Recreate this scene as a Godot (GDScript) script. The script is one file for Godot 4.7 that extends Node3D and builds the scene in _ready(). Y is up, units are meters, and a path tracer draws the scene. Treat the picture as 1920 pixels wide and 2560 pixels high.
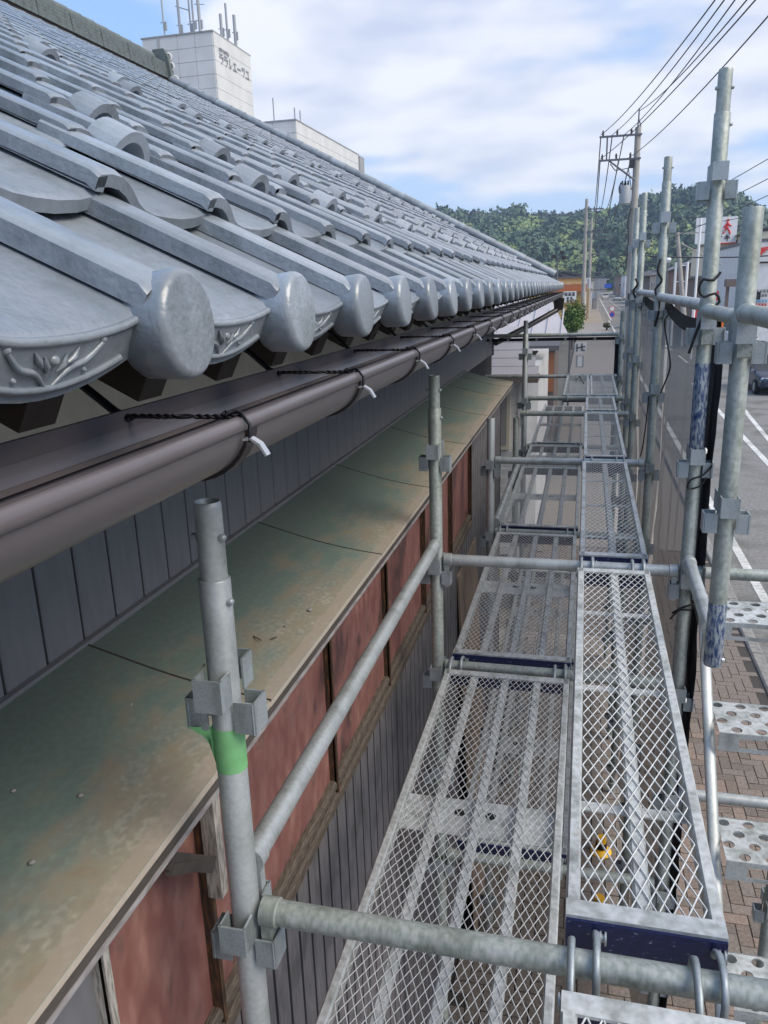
extends Node3D
# World: y up, metres, street runs along -z, ground at y = 0. Heights in the tables are given relative to
# the eye level H and raised by V().
const H := 4.5
const ZL := [-1.017, -2.846, -4.675, -6.504, -7.418, -9.247]
const LX := -0.53
const RX := 0.384
const YB := -1.109          # underside of the cross-wise pockets at ledger level
var M := {}
var rng := RandomNumberGenerator.new()
var taken := {}

class MB:
	var v := PackedVector3Array()
	var n := PackedVector3Array()
	var uv := PackedVector2Array()
	var col := PackedColorArray()
	var use_uv := false
	var use_col := false
	var color := Color.WHITE
	func tri(a: Vector3, b: Vector3, c: Vector3, na: Vector3, nb: Vector3, nc: Vector3) -> void:
		if (b - a).cross(c - a).dot(na + nb + nc) > 0.0:
			v.append(a); v.append(c); v.append(b); n.append(na); n.append(nc); n.append(nb)
		else:
			v.append(a); v.append(b); v.append(c); n.append(na); n.append(nb); n.append(nc)
		if use_col:
			col.append(color); col.append(color); col.append(color)
	func quad(a: Vector3, b: Vector3, c: Vector3, d: Vector3, nn: Vector3) -> void:
		tri(a, b, c, nn, nn, nn); tri(a, c, d, nn, nn, nn)
	func face(a: Vector3, b: Vector3, c: Vector3, d: Vector3, toward: Vector3) -> void:
		var nn := (b - a).cross(c - a)
		if nn.length_squared() < 1e-14: nn = (c - a).cross(d - a)
		nn = nn.normalized()
		if nn.dot(toward) < 0.0: nn = -nn
		quad(a, b, c, d, nn)
	func squad(a: Vector3, b: Vector3, c: Vector3, d: Vector3, na: Vector3, nb: Vector3, nc: Vector3, nd: Vector3) -> void:
		tri(a, b, c, na, nb, nc); tri(a, c, d, na, nc, nd)
	func quv(a: Vector3, b: Vector3, c: Vector3, d: Vector3, ta: Vector2, tb: Vector2, tc: Vector2, td: Vector2, nn: Vector3) -> void:
		use_uv = true
		var P := [a, b, c, a, c, d]; var T := [ta, tb, tc, ta, tc, td]
		for k in [0, 3]:
			var flip: bool = (P[k + 1] - P[k]).cross(P[k + 2] - P[k]).dot(nn) > 0.0
			for j in ([0, 2, 1] if flip else [0, 1, 2]):
				v.append(P[k + j]); n.append(nn); uv.append(T[k + j])
	func box(c: Vector3, s: Vector3, b := Basis()) -> void:
		var h := s * 0.5
		var X := b.x * h.x; var Y := b.y * h.y; var Z := b.z * h.z
		for sg in [-1.0, 1.0]:
			quad(c + X * sg - Y - Z, c + X * sg + Y - Z, c + X * sg + Y + Z, c + X * sg - Y + Z, (b.x * sg).normalized())
			quad(c + Y * sg - X - Z, c + Y * sg + X - Z, c + Y * sg + X + Z, c + Y * sg - X + Z, (b.y * sg).normalized())
			quad(c + Z * sg - X - Y, c + Z * sg + X - Y, c + Z * sg + X + Y, c + Z * sg - X + Y, (b.z * sg).normalized())
	# a box with its long edges along its local z chamfered by e
	func cbox(c: Vector3, s: Vector3, e: float, b := Basis()) -> void:
		var h := s * 0.5
		var o := [Vector2(-h.x + e, -h.y), Vector2(h.x - e, -h.y), Vector2(h.x, -h.y + e), Vector2(h.x, h.y - e), Vector2(h.x - e, h.y), Vector2(-h.x + e, h.y), Vector2(-h.x, h.y - e), Vector2(-h.x, -h.y + e)]
		prism(o, -h.z, h.z, b, c)
	# polygon (convex, xy) swept along local z
	func prism(o: Array, z0: float, z1: float, b := Basis(), c := Vector3.ZERO) -> void:
		var m := Vector2.ZERO
		for p in o: m += p
		m /= o.size()
		for i in o.size():
			var p: Vector2 = o[i]; var q: Vector2 = o[(i + 1) % o.size()]
			var d := q - p; var nn := Vector2(d.y, -d.x)
			if nn.dot((p + q) * 0.5 - m) < 0.0: nn = -nn
			var N := (b * Vector3(nn.x, nn.y, 0)).normalized()
			quad(c + b * Vector3(p.x, p.y, z0), c + b * Vector3(q.x, q.y, z0), c + b * Vector3(q.x, q.y, z1), c + b * Vector3(p.x, p.y, z1), N)
			for zz in [z0, z1]:
				var N2 := (b.z * (-1.0 if zz == z0 else 1.0)).normalized()
				tri(c + b * Vector3(m.x, m.y, zz), c + b * Vector3(p.x, p.y, zz), c + b * Vector3(q.x, q.y, zz), N2, N2, N2)
	func tube(pts: Array, r, sides := 10, caps := true, flat := 1.0) -> void:
		var T := []
		for i in pts.size():
			var d := Vector3.ZERO
			if i > 0: d += (pts[i] - pts[i - 1]).normalized()
			if i < pts.size() - 1: d += (pts[i + 1] - pts[i]).normalized()
			T.append(d.normalized())
		var u: Vector3 = T[0].cross(Vector3(0.13, 0.99, 0.07))
		if u.length() < 0.2: u = T[0].cross(Vector3(1, 0, 0.1))
		u = u.normalized()
		var rings := []; var norms := []
		for i in pts.size():
			u = (u - T[i] * u.dot(T[i])).normalized()
			var w: Vector3 = T[i].cross(u)
			var rr: float = r[i] if r is Array else r
			var ring := []; var nr := []
			for k in sides:
				var a := TAU * k / sides
				var dd := u * cos(a) + w * sin(a) * flat
				ring.append(pts[i] + dd * rr); nr.append((u * cos(a) * flat + w * sin(a)).normalized())
			rings.append(ring); norms.append(nr)
		for i in pts.size() - 1:
			for k in sides:
				var k2 := (k + 1) % sides
				squad(rings[i][k], rings[i][k2], rings[i + 1][k2], rings[i + 1][k], norms[i][k], norms[i][k2], norms[i + 1][k2], norms[i + 1][k])
		if caps:
			for e in [0, pts.size() - 1]:
				var N: Vector3 = -T[0] if e == 0 else T[e]
				for k in sides:
					tri(pts[e], rings[e][k], rings[e][(k + 1) % sides], N, N, N)
	# surface of revolution about an axis: profile [[along, radius], ...]
	func lathe(o: Vector3, axis: Vector3, prof: Array, sides := 16, smooth := true) -> void:
		var u := axis.cross(Vector3(0.3, 0.2, 0.9) if absf(axis.y) > 0.8 else Vector3.UP).normalized()
		var w := axis.cross(u).normalized()
		var sn := []                 # segment normals as (radial, axial)
		for i in prof.size() - 1:
			sn.append(Vector2(prof[i + 1][0] - prof[i][0], prof[i][1] - prof[i + 1][1]).normalized())
		for i in prof.size() - 1:
			var a0: float = prof[i][0]; var r0: float = prof[i][1]; var a1: float = prof[i + 1][0]; var r1: float = prof[i + 1][1]
			if absf(a1 - a0) < 1e-9 and absf(r1 - r0) < 1e-9: continue
			var m0: Vector2 = sn[i]; var m1: Vector2 = sn[i]
			if smooth and i > 0 and sn[i - 1].dot(sn[i]) > 0.64: m0 = (sn[i - 1] + sn[i]).normalized()
			if smooth and i < sn.size() - 1 and sn[i + 1].dot(sn[i]) > 0.64: m1 = (sn[i + 1] + sn[i]).normalized()
			for k in sides:
				var t0 := TAU * k / sides; var t1 := TAU * (k + 1) / sides
				var d0 := u * cos(t0) + w * sin(t0); var d1 := u * cos(t1) + w * sin(t1)
				squad(o + axis * a0 + d0 * r0, o + axis * a0 + d1 * r0, o + axis * a1 + d1 * r1, o + axis * a1 + d0 * r1, d0 * m0.x + axis * m0.y, d1 * m0.x + axis * m0.y, d1 * m1.x + axis * m1.y, d0 * m1.x + axis * m1.y)
	func grid(pts: Array, up: Vector3) -> void:      # rows of points, smooth normals
		var R := pts.size(); var C: int = pts[0].size()
		var N := []
		for i in R:
			var row := []
			for j in C:
				var a: Vector3 = pts[min(i + 1, R - 1)][j] - pts[max(i - 1, 0)][j]
				var b: Vector3 = pts[i][min(j + 1, C - 1)] - pts[i][max(j - 1, 0)]
				var nn := a.cross(b).normalized()
				row.append(nn if nn.dot(up) >= 0.0 else -nn)
			N.append(row)
		for i in R - 1:
			for j in C - 1:
				squad(pts[i][j], pts[i][j + 1], pts[i + 1][j + 1], pts[i + 1][j], N[i][j], N[i][j + 1], N[i + 1][j + 1], N[i + 1][j])
	func mesh() -> ArrayMesh:
		var a := []
		a.resize(Mesh.ARRAY_MAX)
		a[Mesh.ARRAY_VERTEX] = v; a[Mesh.ARRAY_NORMAL] = n
		if use_uv: a[Mesh.ARRAY_TEX_UV] = uv
		if use_col: a[Mesh.ARRAY_COLOR] = col
		var m := ArrayMesh.new()
		m.add_surface_from_arrays(Mesh.PRIMITIVE_TRIANGLES, a)
		return m

func V(x: float, y: float, z: float) -> Vector3: return Vector3(x, y + H, z)
func lin(r: float, g: float, b: float) -> Color: return Color(r, g, b).linear_to_srgb()

func numbered(called: String) -> String:
	var k: int = taken.get(called, 0)
	taken[called] = k + 1
	return called if k == 0 else "%s_%03d" % [called, k]

func thing(called: String, label: String, category: String, at := Vector3.ZERO, group := "") -> Node3D:
	var o := Node3D.new()
	o.name = numbered(called); add_child(o); o.position = at
	o.set_meta("label", label); o.set_meta("category", category)
	if group: o.set_meta("group", group)
	return o

func part(p: Node3D, called: String, m: Mesh, mt: Material, at := Vector3.ZERO, b := Basis(), label := "") -> MeshInstance3D:
	var o := MeshInstance3D.new()
	o.name = called; o.mesh = m; o.material_override = mt; o.transform = Transform3D(b, at)
	p.add_child(o, true)
	if label: o.set_meta("label", label)
	return o

# mesh given in world coordinates, put under a thing (or its part) that stands somewhere
func wpart(p: Node3D, called: String, m: Mesh, mt: Material, label := "") -> MeshInstance3D:
	var off := Vector3.ZERO
	var q: Node = p
	while q != self:
		off -= q.position; q = q.get_parent()
	return part(p, called, m, mt, off, Basis(), label)

func solo(called: String, m: Mesh, mt: Material, label: String, category: String, group := "") -> MeshInstance3D:
	var o := MeshInstance3D.new()
	o.name = numbered(called); o.mesh = m; o.material_override = mt; add_child(o)
	o.set_meta("label", label); o.set_meta("category", category)
	if group: o.set_meta("group", group)
	return o

func structure(called: String, m: Mesh, mt: Material) -> MeshInstance3D:
	var o := MeshInstance3D.new()
	o.name = numbered(called); o.mesh = m; o.material_override = mt; add_child(o)
	o.set_meta("kind", "structure")
	return o

func relabel(o: Node3D, label: String) -> Node3D:
	o.set_meta("label", label); return o

func dup(o: Node3D, at: Vector3, label := "") -> Node3D:
	var c: Node3D = o.duplicate()
	c.name = numbered(String(o.name).rstrip("0123456789_")); add_child(c); c.position = at
	if label: c.set_meta("label", label)
	return c

# ---------------------------------------------------------------- materials
func noise(freq: float, octaves := 4, kind := FastNoiseLite.TYPE_SIMPLEX_SMOOTH, sd := 1) -> FastNoiseLite:
	var f := FastNoiseLite.new()
	f.noise_type = kind; f.frequency = freq; f.fractal_octaves = octaves; f.seed = sd
	return f

func ntex(freq: float, stops: Array, size := 512, octaves := 4, sd := 1, kind := FastNoiseLite.TYPE_SIMPLEX_SMOOTH) -> NoiseTexture2D:
	var t := NoiseTexture2D.new()
	t.width = size; t.height = size; t.seamless = true; t.noise = noise(freq, octaves, kind, sd); t.generate_mipmaps = false
	var g := Gradient.new()
	var off := PackedFloat32Array(); var cc := PackedColorArray()
	for s in stops:
		off.append(s[0]); cc.append(lin(s[1], s[2], s[3]))
	g.offsets = off; g.colors = cc
	t.color_ramp = g
	return t

func nnorm(freq: float, strength: float, size := 512, octaves := 4, sd := 1) -> NoiseTexture2D:
	var t := NoiseTexture2D.new()
	t.width = size; t.height = size; t.seamless = true; t.noise = noise(freq, octaves, FastNoiseLite.TYPE_SIMPLEX_SMOOTH, sd)
	t.as_normal_map = true; t.bump_strength = strength; t.generate_mipmaps = false
	return t

func mat(key: String, c: Color, rough: float, metal := 0.0, tex: Texture2D = null, sc := Vector3.ONE, nrm: Texture2D = null, ns := 1.0, world := true) -> StandardMaterial3D:
	var m := StandardMaterial3D.new()
	m.resource_name = key; m.albedo_color = c; m.roughness = rough; m.metallic = metal
	if tex or nrm:
		m.uv1_triplanar = true; m.uv1_world_triplanar = world; m.uv1_scale = sc
	if tex: m.albedo_texture = tex
	if nrm:
		m.normal_enabled = true; m.normal_texture = nrm; m.normal_scale = ns
	M[key] = m
	return m

func materials() -> void:
	var w := Color.WHITE
	var galv := ntex(0.06, [[0.0, .38, .40, .405], [0.4, .44, .465, .47], [0.6, .47, .495, .50], [1.0, .53, .555, .56]], 512, 5, 3)
	var galv_old := ntex(0.045, [[0.0, .23, .265, .24], [0.35, .33, .365, .335], [0.55, .39, .42, .395], [0.75, .44, .46, .44], [1.0, .52, .54, .52]], 512, 5, 8)
	var bump := nnorm(0.05, 3.0, 512, 4, 5)
	mat("galv", w, 0.5, 0.55, galv, Vector3(3, 3, 3), bump, 0.12)
	mat("galv_old", w, 0.55, 0.45, galv_old, Vector3(3, 2, 3), bump, 0.12)
	mat("galv_pocket", Color(0.93, 0.95, 0.97), 0.5, 0.5, galv, Vector3(5, 5, 5), bump, 0.14)
	mat("plank_steel", Color(1.0, 1.0, 1.0), 0.45, 0.25, ntex(0.02, [[0.0, .36, .37, .36], [0.5, .52, .545, .55], [1.0, .68, .70, .71]], 512, 5, 13), Vector3(4, 4, 4), bump, 0.14)
	mat("plank_mesh", w, 0.45, 0.12, ntex(0.03, [[0.0, .34, .30, .26], [0.3, .52, .52, .51], [0.5, .64, .66, .66], [1.0, .74, .76, .76]], 512, 5, 14), Vector3(3, 3, 3))
	mat("blue_paint", w, 0.4, 0.0, ntex(0.03, [[0.0, .004, .008, .045], [0.55, .008, .014, .075], [0.80, .012, .02, .09], [0.87, .22, .24, .27], [1.0, .42, .44, .46]], 512, 5, 21), Vector3(3, 6, 3))
	mat("blue_worn", w, 0.5, 0.2, ntex(0.03, [[0.0, .012, .03, .105], [0.38, .02, .045, .14], [0.44, .25, .30, .34], [0.47, .03, .055, .15], [0.56, .33, .37, .38], [1.0, .40, .43, .42]], 512, 5, 24), Vector3(6, 1.6, 6))
	mat("dark_steel", lin(.07, .08, .09), 0.5, 0.5)
	mat("black", lin(.006, .006, .007), 0.6)
	mat("black_cloth", w, 0.85, 0.0, ntex(0.05, [[0.0, .006, .006, .008], [1.0, .022, .022, .026]], 256, 3, 4), Vector3(4, 4, 4))
	mat("white_plastic", lin(.75, .75, .74), 0.4)
	mat("green_tape", w, 0.55, 0.0, ntex(0.02, [[0.0, .15, .40, .16], [1.0, .22, .50, .23]], 256, 3, 6), Vector3(6, 6, 6))
	# roof
	var tn := nnorm(0.05, 4.0, 512, 5, 31)
	for k in 4:
		var g: float = [1.0, 0.92, 1.06, 0.97][k]
		mat("tile%d" % k, Color(g * .94, g * .94, g * .94), 0.33, 0.0, ntex(0.03 + k * 0.004, [[0.0, .215, .25, .272], [0.35, .262, .298, .335], [0.6, .28, .315, .36], [0.85, .292, .328, .37], [0.94, .32, .35, .38], [1.0, .40, .42, .42]], 512, 5, 40 + k), Vector3(4, 4, 4), tn, 0.3)
		M["tile%d" % k].metallic_specular = 0.7
	mat("tile_old", w, 0.55, 0.0, ntex(0.02, [[0.0, .075, .092, .09], [0.5, .115, .138, .135], [1.0, .165, .19, .185]], 512, 5, 45), Vector3(4, 4, 4), tn, 0.4)
	mat("tile_chip", lin(.33, .26, .22), 0.8)
	mat("mortar", lin(.62, .62, .60), 0.8)
	# gutter
	mat("gutter", w, 0.3, 0.0, ntex(0.012, [[0.0, .105, .092, .096], [1.0, .14, .124, .128]], 256, 4, 51), Vector3(2, 2, 2))
	mat("seam", lin(.03, .028, .024), 0.6)
	mat("gutter_band", lin(.018, .014, .014), 0.4)
	mat("tin", lin(.55, .56, .58), 0.3, 0.6)
	mat("wire", lin(.01, .01, .013), 0.45, 0.4)
	# wood and walls
	mat("rafter", w, 0.7, 0.0, ntex(0.02, [[0.0, .012, .007, .005], [1.0, .032, .018, .012]], 256, 4, 55), Vector3(2, 8, 8))
	mat("plaster", w, 0.85, 0.0, ntex(0.01, [[0.0, .40, .385, .33], [1.0, .50, .485, .42]], 512, 5, 57), Vector3(1, 1, 1))
	mat("siding_up", w, 0.55, 0.0, ntex(0.015, [[0.0, .125, .126, .138], [0.5, .142, .143, .156], [1.0, .158, .159, .172]], 512, 4, 61), Vector3(3, 0.6, 3))
	mat("siding_low", w, 0.6, 0.0, ntex(0.015, [[0.0, .125, .118, .128], [0.5, .155, .147, .158], [1.0, .19, .18, .19]], 512, 4, 62), Vector3(5, 0.7, 5))
	mat("siding_gap_shade", lin(.006, .006, .009), 0.9)  # near-black backing: shade of the board grooves put into the colour
	mat("old_wood", w, 0.8, 0.0, ntex(0.025, [[0.0, .03, .022, .017], [0.45, .075, .058, .044], [0.75, .125, .105, .082], [1.0, .22, .20, .17]], 512, 5, 64), Vector3(22, 22, 1.6))
	mat("pale_wood", w, 0.8, 0.0, ntex(0.025, [[0.0, .10, .09, .08], [0.5, .30, .285, .26], [1.0, .45, .43, .40]], 512, 5, 65), Vector3(9, 1.5, 9))
	mat("rust_batten", w, 0.7, 0.0, ntex(0.02, [[0.0, .018, .010, .007], [0.5, .05, .026, .013], [0.8, .12, .055, .018], [1.0, .17, .08, .025]], 512, 5, 66), Vector3(8, 1.4, 8))
	mat("fascia_dark", w, 0.6, 0.0, ntex(0.02, [[0.0, .045, .038, .034], [1.0, .085, .074, .066]], 256, 4, 67), Vector3(5, 5, 1.5))
	mat("fascia_pale", w, 0.6, 0.1, ntex(0.03, [[0.0, .17, .15, .15], [0.5, .27, .25, .25], [1.0, .40, .38, .38]], 256, 5, 68), Vector3(8, 8, 2))
	mat("plywood", w, 0.75, 0.0, ntex(0.012, [[0.0, .20, .15, .11], [0.5, .28, .21, .16], [1.0, .34, .27, .21]], 512, 4, 69), Vector3(3, 0.6, 3))
	# ground
	mat("asphalt", w, 0.85, 0.0, ntex(0.06, [[0.0, .14, .135, .128], [0.5, .19, .183, .173], [1.0, .25, .24, .228]], 512, 5, 71), Vector3(0.35, 0.35, 0.35))
	mat("kerb", w, 0.8, 0.0, ntex(0.03, [[0.0, .16, .155, .145], [1.0, .30, .29, .275]], 256, 5, 72), Vector3(1, 1, 1))
	mat("walk", w, 0.85, 0.0, ntex(0.03, [[0.0, .19, .168, .15], [0.5, .25, .225, .20], [1.0, .32, .29, .262]], 512, 5, 73), Vector3(0.8, 0.8, 0.8))
	mat("paver_joint", lin(.055, .05, .045), 0.95)
	for k in 5:
		var f: float = [1.0, 0.85, 1.12, 0.95, 1.22][k]
		mat("paver%d" % k, Color(sqrt(f) * .92, sqrt(f) * (.92 - .01 * k), sqrt(f) * (.92 - .015 * k)), 0.85, 0.0, ntex(0.05, [[0.0, .15, .125, .108], [0.5, .215, .182, .158], [1.0, .28, .245, .215]], 256, 4, 76 + k), Vector3(2.5, 2.5, 2.5))
	mat("ground", w, 0.95, 0.0, ntex(0.03, [[0.0, .12, .11, .095], [1.0, .22, .21, .185]], 512, 4, 82), Vector3(0.1, 0.1, 0.1))
	mat("road_paint", w, 0.8, 0.0, ntex(0.05, [[0.0, .35, .34, .32], [0.4, .58, .57, .55], [1.0, .72, .71, .69]], 256, 4, 83), Vector3(0.8, 0.8, 0.8))
	# town
	mat("hotel_wall", w, 0.75, 0.0, ntex(0.01, [[0.0, .56, .57, .57], [1.0, .66, .67, .67]], 256, 4, 85), Vector3(0.15, 0.15, 0.15))
	mat("hotel_joint", lin(.30, .31, .32), 0.9)
	mat("concrete_pole", w, 0.8, 0.0, ntex(0.02, [[0.0, .30, .28, .25], [1.0, .44, .42, .39]], 256, 4, 86), Vector3(1, 0.3, 1))
	mat("line_steel", lin(.16, .16, .18), 0.5, 0.4)
	mat("cable", lin(.045, .045, .055), 0.5)
	mat("insulator", lin(.035, .03, .035), 0.3)
	mat("trafo", lin(.34, .36, .38), 0.5)
	mat("white_wall", w, 0.75, 0.0, ntex(0.01, [[0.0, .60, .60, .60], [1.0, .74, .74, .73]], 256, 4, 87), Vector3(0.5, 0.5, 0.5))
	mat("cream_wall", lin(.62, .57, .45), 0.8)
	mat("beige_wall", lin(.50, .43, .33), 0.8)
	mat("yellow_wall", lin(.66, .47, .20), 0.8)
	mat("orange_wall", lin(.42, .15, .06), 0.8)
	mat("grey_wall", lin(.27, .26, .26), 0.8)
	mat("brown_wall", lin(.17, .13, .115), 0.8)
	mat("mauve_roof", w, 0.45, 0.1, ntex(0.01, [[0.0, .38, .355, .37], [1.0, .47, .445, .46]], 256, 4, 88), Vector3(0.6, 0.6, 0.6))
	mat("grey_roof", lin(.13, .13, .14), 0.6)
	mat("glass_dark", lin(.03, .035, .04), 0.12)
	mat("red", lin(.66, .035, .03), 0.5)
	mat("sign_red", lin(.70, .03, .025), 0.5)
	mat("sign_white", lin(.80, .80, .79), 0.5)
	mat("sign_blue", lin(.03, .10, .50), 0.5)
	mat("sign_cyan", lin(.12, .38, .62), 0.5)
	mat("sign_grey", lin(.33, .34, .36), 0.5)
	mat("ink", lin(.02, .02, .022), 0.6)
	mat("orange", lin(.75, .18, .03), 0.5)
	mat("yellow", lin(.85, .48, .02), 0.5)
	mat("car_dark", lin(.035, .05, .08), 0.25, 0.3)
	mat("car_white", lin(.72, .72, .72), 0.25)
	mat("car_silver", lin(.32, .34, .36), 0.3, 0.5)
	mat("tyre", lin(.015, .015, .016), 0.8)
	mat("lamp_glass", lin(.75, .77, .8), 0.15)
	mat("bark", lin(.07, .05, .035), 0.9)
	for k in ["leaf", "hill_leaf"]:
		var lf := mat(k, w, 0.75)
		lf.vertex_color_use_as_albedo = true; lf.cull_mode = BaseMaterial3D.CULL_DISABLED
		lf.backlight_enabled = k == "leaf"; lf.backlight = lin(.05, .08, .015)
	mat("hill_soil", w, 0.95, 0.0, ntex(0.02, [[0.0, .05, .085, .035], [1.0, .08, .125, .045]], 256, 4, 91), Vector3(0.01, 0.01, 0.01))
	mat("far_hill", lin(.05, .08, .06), 0.95)
	var net := mat("net", Color(lin(.235, .225, .215), 0.70), 0.9, 0.0)
	net.transparency = BaseMaterial3D.TRANSPARENCY_ALPHA; net.cull_mode = BaseMaterial3D.CULL_DISABLED
	var net2 := mat("net_far", Color(lin(.20, .195, .19), 0.42), 0.9, 0.0)
	net2.transparency = BaseMaterial3D.TRANSPARENCY_ALPHA; net2.cull_mode = BaseMaterial3D.CULL_DISABLED
	# coarse weathering laid over the fine grain
	var grime := ntex(0.012, [[0.0, .52, .53, .50], [0.35, .82, .83, .81], [0.55, 1.0, 1.0, 1.0], [0.8, 1.0, 1.0, 1.0], [1.0, .86, .84, .78]], 512, 5, 95)
	for k in ["tile0", "tile1", "tile2", "tile3", "tile_old", "galv", "galv_old", "plank_steel", "galv_pocket", "siding_low", "asphalt", "road_paint"]:
		var m: StandardMaterial3D = M[k]
		m.detail_enabled = true; m.detail_albedo = grime; m.detail_blend_mode = BaseMaterial3D.BLEND_MODE_MUL; m.detail_uv_layer = BaseMaterial3D.DETAIL_UV_2
		m.uv2_triplanar = true; m.uv2_world_triplanar = true
		m.uv2_scale = Vector3(0.12, 0.12, 0.12) if k in ["asphalt", "road_paint"] else Vector3(1.7, 0.9, 1.7)
	M["awning"] = patina(); M["red_copper"] = red_copper()

# weathered copper sheet: green patina with brown, grainy worn bands towards the drip edge, as the photograph shows
func patina() -> StandardMaterial3D:
	var W := 2048; var Hh := 160
	var im := Image.create(W, Hh, false, Image.FORMAT_RGB8)
	var a := noise(0.006, 5, FastNoiseLite.TYPE_SIMPLEX_SMOOTH, 5)
	var b := noise(0.03, 5, FastNoiseLite.TYPE_SIMPLEX_SMOOTH, 6)
	var c := noise(0.16, 3, FastNoiseLite.TYPE_SIMPLEX_SMOOTH, 7)
	for y in Hh:
		var v := float(y) / Hh          # 0 at the drip edge, 1 at the wall
		for x in W:
			var g := b.get_noise_2d(x, y * 1.6)
			var s := a.get_noise_2d(x, y * 1.2)
			var f := c.get_noise_2d(x, y)
			var t := v * 1.15 - 0.31 + s * 0.55 + g * 0.42 + f * 0.12
			var green := Vector3(.215, .29, .262)
			var tan_ := Vector3(.365, .34, .268)
			var pale := Vector3(.50, .47, .39)
			var k := clampf(0.5 + t * 1.7, 0.0, 1.0)
			var q := tan_.lerp(green, k)
			var p := clampf((g + f * 0.8 - 0.12) * 2.6, 0.0, 1.0) * (1.0 - k) * 0.75
			q = q.lerp(pale, p)
			q = q.lerp(Vector3(.34, .275, .195), clampf((-g - 0.2 + f * 0.5) * 2.2, 0.0, 1.0) * (1.0 - k) * 0.7)
			q *= 1.0 + f * 0.14
			if v < 0.075 + g * 0.02: q = q.lerp(Vector3(.45, .38, .32), 0.65)
			im.set_pixel(x, y, lin(q.x, q.y, q.z))
	var m := StandardMaterial3D.new()
	m.resource_name = "awning_copper"; m.albedo_texture = ImageTexture.create_from_image(im); m.roughness = 0.55; m.texture_repeat = true
	return m

func red_copper() -> StandardMaterial3D:
	var W := 1024; var Hh := 160
	var im := Image.create(W, Hh, false, Image.FORMAT_RGB8)
	var a := noise(0.012, 5, FastNoiseLite.TYPE_SIMPLEX_SMOOTH, 15)
	var b := noise(0.05, 5, FastNoiseLite.TYPE_SIMPLEX_SMOOTH, 16)
	for y in Hh:
		for x in W:
			var g := a.get_noise_2d(x + y * 0.5, y * 0.45)
			var f := b.get_noise_2d(x * 1.3, y * 0.5)
			var q := Vector3(.175, .07, .06).lerp(Vector3(.25, .118, .10), clampf(0.5 + f * 1.3, 0, 1))
			q = q.lerp(Vector3(.05, .028, .027), clampf((g + f * 0.6 - 0.12) * 2.4, 0, 0.85))
			q = q.lerp(Vector3(.36, .20, .15), clampf((f - 0.36) * 2.0, 0, 0.5))
			im.set_pixel(x, y, lin(q.x, q.y, q.z))
	var m := StandardMaterial3D.new()
	m.resource_name = "red_copper"; m.albedo_texture = ImageTexture.create_from_image(im); m.roughness = 0.6; m.texture_repeat = true
	return m

# ---------------------------------------------------------------- sky
func sky() -> Sky:
	var W := 2048; var Hh := 1024
	var im := Image.create(W, Hh, false, Image.FORMAT_RGBF)
	var a := noise(0.55, 5, FastNoiseLite.TYPE_SIMPLEX_SMOOTH, SKY_SEED)
	var b := noise(2.2, 5, FastNoiseLite.TYPE_SIMPLEX_SMOOTH, 23)
	im.fill(Color(.20, .19, .175))
	for y in Hh / 2 + 4:
		var el := (0.5 - (y + 0.5) / Hh) * PI
		var se := maxf(sin(el), 0.0); var ce := cos(el)
		for x in W:
			var az := ((x + 0.5) / W - 0.5) * TAU
			var dx := sin(az) * ce; var dz := -cos(az) * ce
			var k := 1.0 / (se + 0.16)
			var p := Vector2(dx * k, dz * k)
			var big := a.get_noise_3d(p.x, p.y, 0.0)
			var fine := b.get_noise_3d(p.x * 0.75, p.y, 3.0)
			var cov := clampf(0.5 + (big * 1.15 + fine * 0.42 + SKY_BIAS) * 2.1, 0.0, 1.0)
			cov = cov * cov * (3.0 - 2.0 * cov)
			var blue := Vector3(.12, .225, .42).lerp(Vector3(.19, .30, .46), pow(1.0 - se, 3.0))
			var cl := Vector3(.27, .298, .385).lerp(Vector3(.40, .415, .46), clampf(0.5 + fine * 1.6 + big * 0.5, 0.0, 1.0))
			var c := blue.lerp(cl, cov)
			c = c.lerp(Vector3(.42, .46, .49), pow(1.0 - se, 9.0) * 0.8)
			im.set_pixel(x, y, Color(c.x, c.y, c.z))
	var pm := PanoramaSkyMaterial.new()
	pm.panorama = ImageTexture.create_from_image(im)
	var s := Sky.new()
	s.sky_material = pm
	return s
const SKY_BIAS := -0.02
const SKY_SEED := 12

func _ready() -> void:
	rng.seed = 7
	# camera, sky, sun, exposure
	var cam := Camera3D.new()
	cam.name = "camera"
	cam.transform = Transform3D(Basis.from_euler(Vector3(deg_to_rad(-15.78), deg_to_rad(14.471), deg_to_rad(-1.849)), EULER_ORDER_YXZ), Vector3(0, H, 0))
	cam.fov = 66.11; cam.near = 0.02; cam.far = 9000.0; cam.current = true
	add_child(cam)
	var env := Environment.new()
	env.background_mode = Environment.BG_SKY; env.sky = sky()
	env.tonemap_mode = Environment.TONE_MAPPER_LINEAR; env.tonemap_exposure = 2.45
	env.sdfgi_enabled = true; env.ssao_enabled = true; env.ssil_enabled = true
	env.fog_enabled = true; env.fog_density = 0.00033; env.fog_light_color = Color(0.72, 0.8, 0.92)
	var we := WorldEnvironment.new()
	we.name = "environment"; we.environment = env; add_child(we)
	var sun := DirectionalLight3D.new()
	sun.name = "sun"; sun.light_energy = 0.5; sun.light_angular_distance = 40.0; sun.light_color = Color(1.0, 0.96, 0.9); sun.shadow_enabled = true
	add_child(sun)
	sun.look_at_from_position(Vector3.ZERO, Vector3(-0.66, -0.72, -0.16))
	materials()
	ground()
	shophouse()
	scaffold()
	nets()
	street()
	town()
	hills()
	small_things()

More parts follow.
